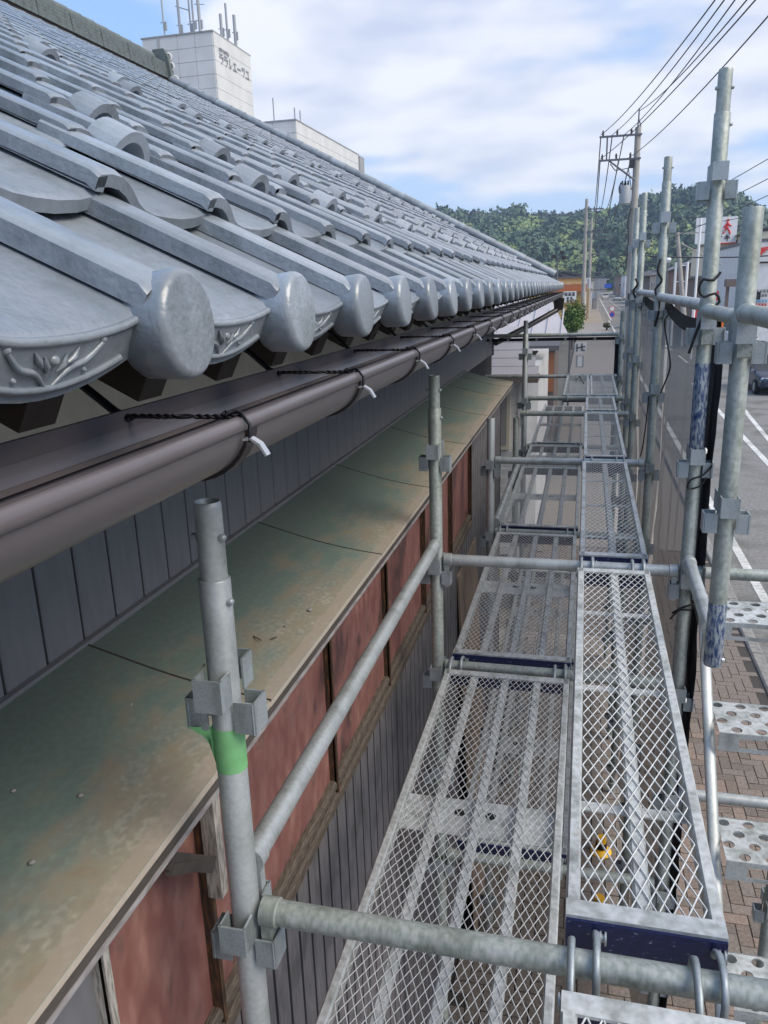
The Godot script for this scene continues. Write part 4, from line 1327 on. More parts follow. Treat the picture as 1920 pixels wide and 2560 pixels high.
func pole(x: float, z: float, hgt: float, label: String, opt := {}) -> Node3D:
	var t := thing("utility_pole", label, "utility pole", Vector3(x, 0, z), "utility poles")
	var b := MB.new()
	var r0: float = opt.get("r", 0.16)
	b.lathe(Vector3(0, -0.2, 0), Vector3.UP, [[0.0, r0], [hgt + 0.2, r0 * 0.6], [hgt + 0.2, 0.0]], 16)
	part(t, "shaft", b.mesh(), M.concrete_pole)
	for a in opt.get("arms", []):      # [y, x0, x1, insulators]
		b = MB.new()
		b.box(Vector3((a[1] + a[2]) / 2, a[0], 0.1), Vector3(absf(a[2] - a[1]), 0.07 if z > -50.0 else 0.13, 0.08))
		var ar := part(t, "cross_arm", b.mesh(), M.line_steel)
		for k in a[3]:
			var ins := MB.new()
			ins.lathe(Vector3.ZERO, Vector3.UP, [[0.0, 0.02], [0.05, 0.05], [0.08, 0.03], [0.12, 0.055], [0.16, 0.03], [0.2, 0.03], [0.2, 0.0]], 8)
			part(ar, "insulator", ins.mesh(), M.insulator, Vector3(lerpf(a[1], a[2], (k + 0.25) / maxf(a[3], 1)), a[0] + 0.03, 0.1))
	return t

func street() -> void:
	# the tall pole with the sideways frame
	var p := pole(1.69, -35, 10.28, "tall concrete pole with a sideways steel frame and grey transformer", {"r": 0.19, "arms": [[10.0, -1.45, 0.15, 3], [9.14, -1.45, 0.15, 3]]})
	var b := MB.new()
	b.box(Vector3(-1.15, 9.57, 0.1), Vector3(0.06, 0.8, 0.06))
	b.tube([Vector3(-1.05, 9.12, 0.1), Vector3(-0.02, 8.34, 0.1)], 0.04, 6)
	b.tube([Vector3(-0.02, 10.28, 0), Vector3(0.0, 10.6, 0), Vector3(0.0, 10.95, 0)], 0.03, 6)
	b.tube([Vector3(0.1, 10.28, 0), Vector3(0.0, 10.6, 0)], 0.025, 6)
	part(p, "side_frame", b.mesh(), M.line_steel)
	b = MB.new()
	b.lathe(Vector3(-0.38, 7.5, 0.05), Vector3.UP, [[0.0, 0.0], [0.0, 0.22], [0.62, 0.22], [0.66, 0.2], [0.66, 0.0]], 16)
	var tf := part(p, "transformer", b.mesh(), M.trafo)
	b = MB.new()
	for q in [[-0.5, 0.12], [-0.38, 0.0], [-0.28, 0.1]]:
		b.lathe(Vector3(q[0], 8.14, q[1]), Vector3.UP, [[0.0, 0.05], [0.06, 0.03], [0.09, 0.055], [0.15, 0.03], [0.2, 0.04], [0.22, 0.0]], 8)
	b.tube([Vector3(-0.55, 8.3, 0.05), Vector3(-0.62, 8.1, 0.1), Vector3(-0.6, 7.9, 0.2)], 0.03, 5)
	part(tf, "bushing", b.mesh(), M.insulator)
	b = MB.new()
	b.tube([Vector3(-0.15, 8.0, 0.1), Vector3(-0.3, 8.8, 0.1), Vector3(-0.8, 8.75, 0.1), Vector3(-1.0, 9.0, 0.1)], 0.02, 5)
	b.tube([Vector3(-0.12, 7.3, 0.15), Vector3(-0.22, 6.8, 0.18), Vector3(-0.16, 6.2, 0.18), Vector3(-0.2, 5.0, 0.18)], 0.035, 6)
	b.box(Vector3(-0.2, 8.95, 0.12), Vector3(0.16, 0.3, 0.16))
	part(p, "service_wiring", b.mesh(), M.cable)
	# wires from that pole towards and past the camera
	var att := [[0.29, 5.6], [0.72, 5.57], [1.16, 5.53], [1.69, 6.35], [0.30, 4.72], [1.4, 4.7]]
	var far := [[1.66, 3.94], [1.79, 3.93], [1.94, 3.92], [2.1, 3.9], [2.22, 3.89], [2.40, 3.65]]
	var wl := ["uppermost overhead cable towards the upper edge", "second overhead cable from the left at the upper edge", "third overhead cable from the left at the upper edge", "fourth overhead cable from the left at the upper edge", "fifth overhead cable from the left at the upper edge", "lowest overhead cable, meeting the right picture edge"]
	for k in 6:
		var a := V(att[k][0], att[k][1], -35.0)
		var m := V(far[k][0], far[k][1], -14.0)
		var d := (m - a) / 21.0
		# parabola through a and m, rising again behind the camera
		var pts := []
		for i in 31:
			var s := i / 30.0 * 40.0
			var lx := lerpf(a.x, m.x, s / 21.0)
			var y := a.y + (m.y - a.y) * (s / 21.0) - 0.0016 * s * (21.0 - s)
			pts.append(Vector3(lx, y, -35.0 + s))
		b = MB.new()
		b.tube(pts, 0.013, 6)
		solo("overhead_cable", b.mesh(), M.cable, wl[k], "cable", "overhead cables")
	var p2 := pole(-0.4, -88, 12.7, "slim concrete pole rising left of the far road", {"r": 0.24, "arms": [[11.7, 0.1, 1.7, 3], [9.5, 0.1, 1.5, 3]]})
	var p3 := pole(0.2, -110, 12.4, "thinner concrete pole just right of the slim one", {"r": 0.24, "arms": [[10.0, 0, 3.0, 3], [8.0, 0, 2.6, 3], [5.8, 0, 2.6, 3], [3.6, 0, 2.4, 2]]})
	var n := 0
	for a in [[0.29, 5.5, 0.3, 7.25], [0.72, 5.5, 0.8, 7.25], [1.16, 5.5, 1.2, 7.25], [0.30, 4.6, 0.4, 5.1], [1.0, 4.6, 1.0, 5.1], [1.45, 4.55, 1.2, 5.1]]:
		cable(V(a[0], a[1], -35), V(a[2], a[3], -88), 1.2, ["leftmost cable running down from the side frame to the slim pole", "second cable from the side frame to the slim pole", "third cable from the side frame to the slim pole", "fourth cable from the side frame to the slim pole", "fifth cable from the side frame to the slim pole", "rightmost cable from the side frame to the slim pole"][n], 0.022)
		n += 1
	# right-hand cables
	n = 0
	for a in [[4.5, -30, 2.2, 9.0, -14, 5.4], [4.8, -30, 1.9, 9.0, -14, 4.7], [5.0, -30, 1.6, 9.0, -14, 4.1], [3.5, -34, 2.35, 12.0, -30, 3.1]]:
		cable(V(a[0] - 3.0, a[2] - 0.4, a[1] - 8), V(a[3], a[5], a[4]), 0.15, ["highest thin cable right of the tallest post", "second thin cable right of the tallest post", "third thin cable right of the tallest post", "nearly level thin cable right of the tallest post"][n], 0.012)
		n += 1
	cable(V(1.5, 1.1, -36), V(14.0, 1.6, -36), 0.5, "drooping black cable crossing behind the street-side posts", 0.03)
	cable(V(-0.2, 1.0, -86), V(3.0, 2.0, -60), 1.0, "sagging cable over the far road", 0.04)
	for q in [[5.9, -60, 0.10, 7.63, 6.6, 5.4, "leaning concrete stay pole before the hill"]]:
		b = MB.new()
		b.tube([Vector3(6.9, 0, -60), V(5.8, 3.13, -60)], [0.2, 0.13], 10)
		b.box(V(7.3, 3.05, -60), Vector3(3.2, 0.08, 0.08)); b.tube([V(6.1, 2.4, -60), V(8.8, 0.9, -60)], 0.05, 6)
		var t := thing("stay_pole", q[6], "utility pole", Vector3(6.9, 0, -60), "utility poles")
		wpart(t, "shaft", b.mesh(), M.concrete_pole)
	# white frame posts
	var t := thing("sign_frame", "white frame of two posts with crossbars across the road", "sign frame", Vector3(6.2, 0, -60))
	for x in [5.86, 6.61]:
		b = MB.new(); b.tube([Vector3(x, 0, -60), V(x, 1.18, -60)], 0.09, 10)
		wpart(t, "post", b.mesh(), M.sign_white)
	b = MB.new()
	for y in [0.95, -0.1]: b.box(V(6.24, y, -60), Vector3(0.7, 0.06, 0.06))
	wpart(t, "crossbar", b.mesh(), M.sign_white)
	b = MB.new(); b.tube([Vector3(6.04, 0, -50), V(6.04, 3.3, -50)], 0.07, 10)
	solo("flag_pole", b.mesh(), M.sign_white, "slim white pole left of the tallest street-side post", "pole")
	# globe lamps
	var gl := [[5.3, 1.37, 0.24, "larger white globe lamp across the road"], [5.07, 0.86, 0.17, "smaller white globe lamp across the road"]]
	for g in gl:
		t = thing("street_lamp", g[3], "street lamp", Vector3(g[0], 0, -60), "globe lamps")
		b = MB.new(); b.tube([Vector3(0, 0, 0), Vector3(0, g[1] + H - 0.2, 0)], 0.05, 8)
		part(t, "post", b.mesh(), M.line_steel)
		b = MB.new(); b.lathe(Vector3(0, g[1] + H, 0), Vector3.UP, [[-g[2], 0.0], [-g[2] * .8, g[2] * .6], [0, g[2]], [g[2] * .8, g[2] * .6], [g[2], 0.0]], 14)
		part(t, "globe", b.mesh(), M.lamp_glass)
	# lamp left of the roof end
	t = thing("floodlight_mast", "small mast with dark floodlights above the far roof end", "lamp", Vector3(-2.5, 0, -70))
	b = MB.new(); b.tube([Vector3(0, 0, 0), Vector3(0, 6.6, 0)], 0.07, 8); b.box(Vector3(0.1, 6.6, 0), Vector3(0.9, 0.06, 0.06))
	part(t, "mast", b.mesh(), M.line_steel)
	for q in [[-0.3, 6.7, 0.0], [0.35, 6.95, 0.3], [0.5, 6.55, 0.0]]:
		b = MB.new(); b.prism([Vector2(-0.18, -0.12), Vector2(0.16, -0.16), Vector2(0.2, 0.12), Vector2(-0.14, 0.16)], -0.12, 0.12)
		part(t, "floodlight", b.mesh(), M.insulator, Vector3(q[0], q[1], q[2]))
	# round traffic signs
	t = thing("traffic_sign", "two round signs on one post beside the far kerb, white above blue", "traffic sign", Vector3(2.2, 0, -75))
	b = MB.new(); b.tube([Vector3.ZERO, Vector3(0, 2.5, 0)], 0.035, 8)
	part(t, "post", b.mesh(), M.sign_grey)
	for q in [[2.24, "sign_white", "red"], [1.73, "sign_blue", "red"]]:
		b = MB.new(); b.lathe(Vector3(0, q[0], 0.03), Vector3(0, 0, 1), [[0.0, 0.0], [0.0, 0.235], [0.03, 0.235], [0.03, 0.19]], 24)
		var f := part(t, "sign_rim", b.mesh(), M[q[2]])
		b = MB.new(); b.lathe(Vector3(0, q[0], 0.055), Vector3(0, 0, 1), [[0.0, 0.19], [0.002, 0.19], [0.002, 0.0]], 24)
		if q[1] == "sign_blue": b.box(Vector3(0, q[0], 0.061), Vector3(0.36, 0.04, 0.004), Basis(Vector3(0, 0, 1), -0.78))
		part(f, "sign_face", b.mesh(), M[q[1]])
	# blue direction board far down the road
	t = thing("direction_sign", "blue direction board hanging over the far road", "traffic sign", Vector3(2.6, 0, -200))
	b = MB.new(); b.tube([Vector3.ZERO, Vector3(0, 5.0, 0), Vector3(2.4, 5.2, 0)], 0.09, 8)
	part(t, "mast", b.mesh(), M.sign_grey)
	b = MB.new(); b.box(Vector3(2.1, 3.7, 0.1), Vector3(1.7, 0.95, 0.06))
	part(t, "board", b.mesh(), M.sign_blue)
	# shield sign behind the end net
	t = thing("shop_sign", "grey shield-shaped sign with black strokes behind the end net", "sign", Vector3(-0.55, 0, -30))
	b = MB.new(); b.tube([Vector3(-0.0, 0, 0), Vector3(0.0, 2.75, 0)], 0.04, 8); b.box(Vector3(0.2, 2.6, 0), Vector3(0.45, 0.04, 0.04))
	part(t, "post", b.mesh(), M.line_steel)
	b = MB.new(); b.prism([Vector2(-0.21, 0.2), Vector2(0.21, 0.2), Vector2(0.21, -0.08), Vector2(0.06, -0.2), Vector2(-0.15, -0.2), Vector2(-0.21, -0.1)], -0.03, 0.03, Basis(), Vector3(0.385, 2.23, 0.0))
	var fc := part(t, "sign_face", b.mesh(), M.sign_white)
	b = MB.new(); stroke_set(b, [[[0.1, 0.9], [0.1, 0.1]], [[0.1, 0.5], [0.35, 0.5]], [[0.45, 0.55], [1.0, 0.62]], [[0.68, 0.95], [0.68, 0.2], [1.0, 0.2]]], Vector3(0.23, 2.1, 0.04), 0.3, 0.04)
	part(fc, "lettering", b.mesh(), M.ink)
	b = MB.new(); b.box(Vector3(0.37, 1.75, 0), Vector3(0.28, 0.42, 0.05))
	fc = part(t, "lower_board", b.mesh(), M.sign_grey)
	b = MB.new(); b.box(Vector3(0.37, 1.75, 0.027), Vector3(0.16, 0.36, 0.01))
	part(fc, "white_strip", b.mesh(), M.sign_white)
	vehicles()

# thin strokes of writing: polylines in a 0..1 square, placed in the xy plane facing +z
func stroke_set(b: MB, strokes: Array, at: Vector3, size: float, w: float, ax := Vector3.RIGHT) -> void:
	var nz := ax.cross(Vector3.UP)
	for s in strokes:
		for i in s.size() - 1:
			var p: Vector3 = at + ax * s[i][0] * size + Vector3.UP * s[i][1] * size; var q: Vector3 = at + ax * s[i + 1][0] * size + Vector3.UP * s[i + 1][1] * size
			var d: Vector3 = q - p
			b.box((p + q) * 0.5, Vector3(d.length() + w * 0.8, w, 0.02 * size + 0.01), Basis(d.normalized(), nz.cross(d.normalized()), nz))

func car(at: Vector3, yaw: float, body: String, label: String, tall := false) -> Node3D:
	var t := thing("parked_car" if label.contains("parked") else "car", label, "car", at, "cars on and by the road")
	t.rotation.y = yaw
	var hw := 0.72 if tall else 0.84; var hh := 1.72 if tall else 1.46
	# body sections from tail (-z) to nose (+z): z, floor, belt, half width
	var st := [[-2.0, 0.42, 0.86, 0.70], [-1.9, 0.28, 0.98, 0.80], [-1.3, 0.22, 1.0, 0.84], [0.0, 0.22, 0.97, 0.85], [0.75, 0.22, 0.95, 0.84], [1.35, 0.22, 0.86, 0.82], [1.85, 0.26, 0.74, 0.76], [2.02, 0.36, 0.62, 0.62]]
	var rows := []
	for s in st:
		var w: float = s[3] * hw / 0.84
		rows.append([Vector3(-w * 0.9, s[1], s[0]), Vector3(-w, s[1] + 0.15, s[0]), Vector3(-w, s[2] - 0.12, s[0]), Vector3(-w * 0.88, s[2], s[0]), Vector3(0, s[2] + 0.03, s[0]), Vector3(w * 0.88, s[2], s[0]), Vector3(w, s[2] - 0.12, s[0]), Vector3(w, s[1] + 0.15, s[0]), Vector3(w * 0.9, s[1], s[0])])
	var b := MB.new()
	b.grid(rows, Vector3.UP)
	for e in [0, rows.size() - 1]:
		var nn := Vector3(0, 0, -1 if e == 0 else 1)
		for i in 7: b.tri(rows[e][0], rows[e][i + 1], rows[e][i + 2], nn, nn, nn)
	# fix the side normals by adding flat side panels
	for sg in [-1.0, 1.0]:
		for i in st.size() - 1:
			var w0: float = st[i][3] * hw / 0.84 * sg * 1.002; var w1: float = st[i + 1][3] * hw / 0.84 * sg * 1.002
			b.face(Vector3(w0, st[i][1] + 0.1, st[i][0]), Vector3(w1, st[i + 1][1] + 0.1, st[i + 1][0]), Vector3(w1, st[i + 1][2] - 0.1, st[i + 1][0]), Vector3(w0, st[i][2] - 0.1, st[i][0]), Vector3(sg, 0, 0))
	part(t, "body", b.mesh(), M[body])
	var r0 := -1.75 if tall else -1.55; var f0 := 1.15 if tall else 0.95
	var cw := hw * 0.80
	b = MB.new()
	var lo := [Vector3(-hw * .9, 0.93, r0), Vector3(hw * .9, 0.93, r0), Vector3(hw * .9, 0.9, f0), Vector3(-hw * .9, 0.9, f0)]
	var hi := [Vector3(-cw, hh, r0 + 0.35), Vector3(cw, hh, r0 + 0.35), Vector3(cw, hh, f0 - 0.75), Vector3(-cw, hh, f0 - 0.75)]
	b.face(lo[3], lo[2], hi[2], hi[3], Vector3(0, 0, 1))
	part(t, "windscreen", b.mesh(), M.glass_dark)
	b = MB.new(); b.face(lo[0], lo[1], hi[1], hi[0], Vector3(0, 0, -1))
	part(t, "rear_window", b.mesh(), M.glass_dark)
	for sg in [0, 1]:
		b = MB.new(); b.face(lo[1 if sg else 0], lo[2 if sg else 3], hi[2 if sg else 3], hi[1 if sg else 0], Vector3(1 if sg else -1, 0, 0))
		part(t, "side_window", b.mesh(), M.glass_dark)
	b = MB.new()
	b.grid([[hi[0] + Vector3(0, -.03, -.05), (hi[0] + hi[1]) * 0.5 + Vector3(0, 0.04, 0), hi[1] + Vector3(0, -.03, -.05)], [hi[3] + Vector3(0, -.03, .05), (hi[3] + hi[2]) * 0.5 + Vector3(0, 0.04, 0), hi[2] + Vector3(0, -.03, .05)]], Vector3.UP)
	for k in [[lo[3], hi[3]], [lo[2], hi[2]], [lo[0], hi[0]], [lo[1], hi[1]]]: b.tube([k[0], k[1]], 0.035, 5)
	part(t, "roof", b.mesh(), M[body])
	for sx in [-1, 1]:
		for zz in [-1.25, 1.3]:
			b = MB.new(); b.lathe(Vector3(sx * (hw - 0.18), 0.3, zz), Vector3(sx, 0, 0), [[0.0, 0.0], [0.0, 0.3], [0.19, 0.3], [0.2, 0.27], [0.2, 0.19]], 18)
			var wh := part(t, "wheel", b.mesh(), M.tyre)
			b = MB.new(); b.lathe(Vector3(sx * (hw - 0.18), 0.3, zz), Vector3(sx, 0, 0), [[0.195, 0.19], [0.185, 0.05], [0.19, 0.0]], 12)
			part(wh, "rim", b.mesh(), M.car_silver)
		b = MB.new(); b.prism([Vector2(-0.17, -0.09), Vector2(0.17, -0.06), Vector2(0.15, 0.08), Vector2(-0.12, 0.09)], 0, 0.06, Basis(Vector3.UP, sx * 0.35), Vector3(sx * hw * 0.70, 0.63, 1.86))
		part(t, "headlight", b.mesh(), M.lamp_glass)
		b = MB.new(); b.box(Vector3(sx * hw * 0.78, 0.82, -1.93), Vector3(0.2, 0.16, 0.08))
		part(t, "tail_light", b.mesh(), M.red)
		b = MB.new(); b.prism([Vector2(-0.09, -0.06), Vector2(0.09, -0.06), Vector2(0.08, 0.07), Vector2(-0.08, 0.07)], -0.05, 0.05, Basis(), Vector3(sx * (hw + 0.10), 0.98, 0.62))
		part(t, "mirror", b.mesh(), M[body])
	b = MB.new(); b.box(Vector3(0, 0.6, 2.0), Vector3(0.7, 0.1, 0.04)); b.box(Vector3(0, 0.36, 2.0), Vector3(0.9, 0.12, 0.05))
	part(t, "grille", b.mesh(), M.tyre)
	b = MB.new(); b.box(Vector3(0, 0.48, 2.045), Vector3(0.33, 0.165, 0.02)); b.box(Vector3(0, 0.62, -2.02), Vector3(0.33, 0.165, 0.02))
	part(t, "number_plate", b.mesh(), M.sign_white)
	return t

func vehicles() -> void:
	var y := -0.1
	car(Vector3(7.55, y, -36.5), 0.05, "car_dark", "dark blue car coming towards the camera behind the hanging post")
	car(Vector3(4.45, y, -88), PI, "car_white", "white small car driving away, partly behind the stacked posts", true)
	car(Vector3(7.6, y, -140), 0, "car_dark", "dark car far down the road")
	car(Vector3(5.0, y, -240), PI, "car_white", "white car near the vanishing point of the road")
	car(Vector3(7.4, y, -215), 0, "car_silver", "silver car near the vanishing point of the road")
	car(Vector3(10.6, -0.09, -62), 0.3, "car_white", "white car parked beyond the red arrow sign", true)
	car(Vector3(8.6, -0.09, -66), 0.2, "car_silver", "silver car parked left of the red arrow sign")

# ---------------------------------------------------------------- buildings
func house(called: String, label: String, x0: float, x1: float, z0: float, z1: float, top: float, wall: String, opt := {}) -> Node3D:
	var t := thing(called, label, opt.get("cat", "building"), Vector3((x0 + x1) / 2, 0, (z0 + z1) / 2))
	var b := MB.new()
	var yb: float = opt.get("bottom", 0.0)
	b.box(Vector3((x0 + x1) / 2, (top + yb) / 2, (z0 + z1) / 2), Vector3(absf(x1 - x0), top - yb, absf(z1 - z0)))
	wpart(t, "wall", b.mesh(), M[wall])
	b = MB.new()
	var ov: float = opt.get("over", 0.3)
	if opt.get("gable", 0.0) > 0.0:
		var gh: float = opt.gable
		var cx := (x0 + x1) / 2
		var hwid := absf(x1 - x0) / 2 + ov
		var zz0 := maxf(z0, z1) + ov; var zz1 := minf(z0, z1) - ov
		for s in [-1.0, 1.0]:
			var d := Vector3(-s * hwid, gh, 0).normalized()
			var bs := Basis(d, Vector3(s * gh, hwid, 0).normalized(), Vector3(0, 0, s))
			b.box(Vector3(cx + s * hwid * 0.5, top + gh * 0.5, (zz0 + zz1) / 2), Vector3(Vector2(hwid, gh).length(), 0.12, zz0 - zz1), bs)
		b.prism([Vector2(-absf(x1 - x0) / 2, 0), Vector2(absf(x1 - x0) / 2, 0), Vector2(0, gh * 0.9)], minf(z0, z1) + 0.02, maxf(z0, z1) - 0.02, Basis(), Vector3(cx, top, 0))
	else:
		b.box(Vector3((x0 + x1) / 2, top + 0.1, (z0 + z1) / 2), Vector3(absf(x1 - x0) + ov * 2, 0.2, absf(z1 - z0) + ov * 2))
	wpart(t, "roof", b.mesh(), M[opt.get("roof", "grey_roof")])
	for w in opt.get("win", []):     # [x, y, w, h] on the face towards the camera
		b = MB.new(); b.box(Vector3(w[0], w[1], maxf(z0, z1) + 0.02), Vector3(w[2] + 0.12, w[3] + 0.12, 0.06))
		var f := wpart(t, "window", b.mesh(), M.sign_white)
		b = MB.new(); b.box(Vector3(w[0], w[1], maxf(z0, z1) + 0.06), Vector3(w[2], w[3], 0.03))
		wpart(f, "pane", b.mesh(), M.glass_dark)
	for w in opt.get("side", []):    # [z, y, w, h] on the face towards the road
		var xs: float = maxf(x0, x1) + 0.02 if x1 < 3.0 and x0 < 3.0 else minf(x0, x1) - 0.02
		b = MB.new(); b.box(Vector3(xs, w[1], w[0]), Vector3(0.06, w[3] + 0.12, w[2] + 0.12))
		var f := wpart(t, "window", b.mesh(), M.sign_white)
		b = MB.new(); b.box(Vector3(xs + (0.04 if x1 < 3.0 else -0.04), w[1], w[0]), Vector3(0.03, w[3], w[2]))
		wpart(f, "pane", b.mesh(), M.glass_dark)
	return t

func hotel() -> void:
	var t := thing("hotel_tower", "white panelled hotel block with antennas rising behind the roof", "building", Vector3(-30, 0, -70))
	var b := MB.new()
	b.box(Vector3(-30.12, 11.51, -63.4), Vector3(5.66, 23.02, 6.7))
	b.box(Vector3(-33.9, 8.0, -76), Vector3(14.0, 16.0, 26.0))
	var core := wpart(t, "wall", b.mesh(), M.hotel_joint)
	# cladding panels of the tower: face to the camera (+z) and face to the street (+x)
	var ytop := 23.02
	for r in 6:
		var y1 := ytop - r * 0.93; var y0 := y1 - 0.93
		for c in 4:
			var xa := -32.97 + c * 1.425
			b = MB.new(); b.box(Vector3(xa + 0.7125, (y0 + y1) / 2, -60.02), Vector3(1.40, 0.905, 0.10))
			wpart(core, "cladding_panel", b.mesh(), M.hotel_wall)
		if r < 5 or true:
			b = MB.new(); b.box(Vector3(-27.25, (y0 + y1) / 2, -63.4), Vector3(0.10, 0.905, 6.76))
			wpart(core, "cladding_panel", b.mesh(), M.hotel_wall)
	b = MB.new(); b.box(Vector3(-30.12, 23.06, -63.4), Vector3(5.86, 0.1, 6.96))
	wpart(t, "parapet", b.mesh(), M.hotel_joint)
	b = MB.new(); b.box(Vector3(-27.1, 17.9, -62.2), Vector3(0.5, 0.12, 3.0)); b.box(Vector3(-27.15, 17.4, -62.2), Vector3(0.2, 0.8, 2.6))
	wpart(t, "vent_louvre", b.mesh(), M.grey_wall)
	# lower block with long horizontal panels
	for r in 4:
		var y1 := 20.11 - r * 1.1
		b = MB.new(); b.box(Vector3(-27.25, y1 - 0.55, -87.8), Vector3(0.12, 1.07, 21.7))
		wpart(core, "cladding_panel", b.mesh(), M.hotel_wall)
		for c in 4:
			b = MB.new(); b.box(Vector3(-28.4 - c * 2.3, y1 - 0.55, -76.98), Vector3(2.26, 1.07, 0.12))
			wpart(core, "cladding_panel", b.mesh(), M.hotel_wall)
	b = MB.new(); b.box(Vector3(-32.3, 10.0, -87.8), Vector3(10.0, 20.1, 21.6))
	wpart(t, "lower_block", b.mesh(), M.hotel_joint)
	b = MB.new(); b.box(Vector3(-32.3, 20.14, -87.8), Vector3(10.3, 0.1, 21.9))
	b.box(Vector3(-28.0, 19.0, -99.5), Vector3(2.0, 2.0, 2.0))
	wpart(t, "parapet", b.mesh(), M.hotel_joint)
	# antennas
	var an := [[-31.6, -61, 4.6, 0.06], [-30.8, -62, 4.4, 0.1], [-29.9, -62, 3.6, 0.07], [-29.4, -61.5, 4.4, 0.07], [-28.9, -61.5, 3.4, 0.12], [-27.9, -64.2, 3.0, 0.09], [-27.6, -65.0, 2.4, 0.13], [-28.2, -63.8, 2.2, 0.12]]
	for a in an:
		b = MB.new()
		b.tube([Vector3(a[0], 23.1, a[1]), Vector3(a[0], 23.1 + a[2], a[1])], a[3], 8)
		b.box(Vector3(a[0], 24.3, a[1]), Vector3(0.5, 0.05, 0.05)); b.box(Vector3(a[0] + 0.15, 24.0, a[1]), Vector3(0.16, 0.5, 0.12))
		wpart(t, "antenna", b.mesh(), M.trafo)
	b = MB.new()
	b.tube([Vector3(-31.6, 26.2, -61), Vector3(-32.6, 26.5, -61)], 0.03, 5)
	for k in 5: b.tube([Vector3(-31.8 - k * 0.18, 26.0, -61), Vector3(-31.8 - k * 0.18, 26.7, -61)], 0.02, 4)
	b.tube([Vector3(-29.9, 25.2, -62), Vector3(-31.0, 25.6, -62)], 0.04, 5)
	b.tube([Vector3(-29.2, 25.4, -61.5), Vector3(-28.4, 25.3, -61.5)], 0.03, 5)
	wpart(t, "yagi_antenna", b.mesh(), M.trafo)
	for a in [[-29.6, -77.6, 2.2], [-27.5, -77.6, 1.2], [-27.45, -79.0, 1.2]]:
		b = MB.new(); b.tube([Vector3(a[0], 20.1, a[1]), Vector3(a[0], 20.1 + a[2], a[1])], 0.06, 6)
		wpart(t, "antenna", b.mesh(), M.trafo)
	b = MB.new(); b.tube([Vector3(-31.6, 17, -59.9), Vector3(-31.6, 23.0, -59.9)], 0.04, 6)
	wpart(t, "rain_pipe", b.mesh(), M.hotel_joint)
	# lettering standing off the street face
	var lm := TextMesh.new()
	lm.text = "CITY HOTEL"; var sf := SystemFont.new(); sf.font_names = PackedStringArray(["Droid Sans"]); lm.font = sf
	lm.font_size = 24; lm.pixel_size = 0.014; lm.depth = 0.08
	var tm := part(t, "lettering", lm, M.sign_grey, Vector3(-27.18, 22.06, -61.6) - t.position, Basis(Vector3.UP, PI / 2))
	b = MB.new()
	var ra := [[[0.15, 0.95], [0.8, 0.95]], [[0.05, 0.65], [0.9, 0.65], [0.8, 0.3], [0.4, 0.0]]]
	var re := [[[0.3, 0.95], [0.3, 0.05], [0.9, 0.45]]]
	var e_ := [[[0.2, 0.8], [0.8, 0.8]], [[0.5, 0.8], [0.5, 0.1]], [[0.05, 0.1], [0.95, 0.1]]]
	var bar := [[[0.05, 0.5], [0.95, 0.5]]]
	var tsu := [[[0.15, 0.85], [0.25, 0.6]], [[0.45, 0.9], [0.55, 0.65]], [[0.9, 0.9], [0.75, 0.35], [0.4, 0.0]]]
	var yu := [[[0.2, 0.8], [0.75, 0.8], [0.7, 0.05]], [[0.0, 0.05], [1.0, 0.05]]]
	var gl := [ra, ra, re, e_, bar, tsu, yu]
	for k in gl.size():
		stroke_set(b, gl[k], Vector3(-27.16, 21.15, -60.75 - k * 0.80), 0.66, 0.10, Vector3(0, 0, -1))
	wpart(t, "lettering", b.mesh(), M.sign_grey)

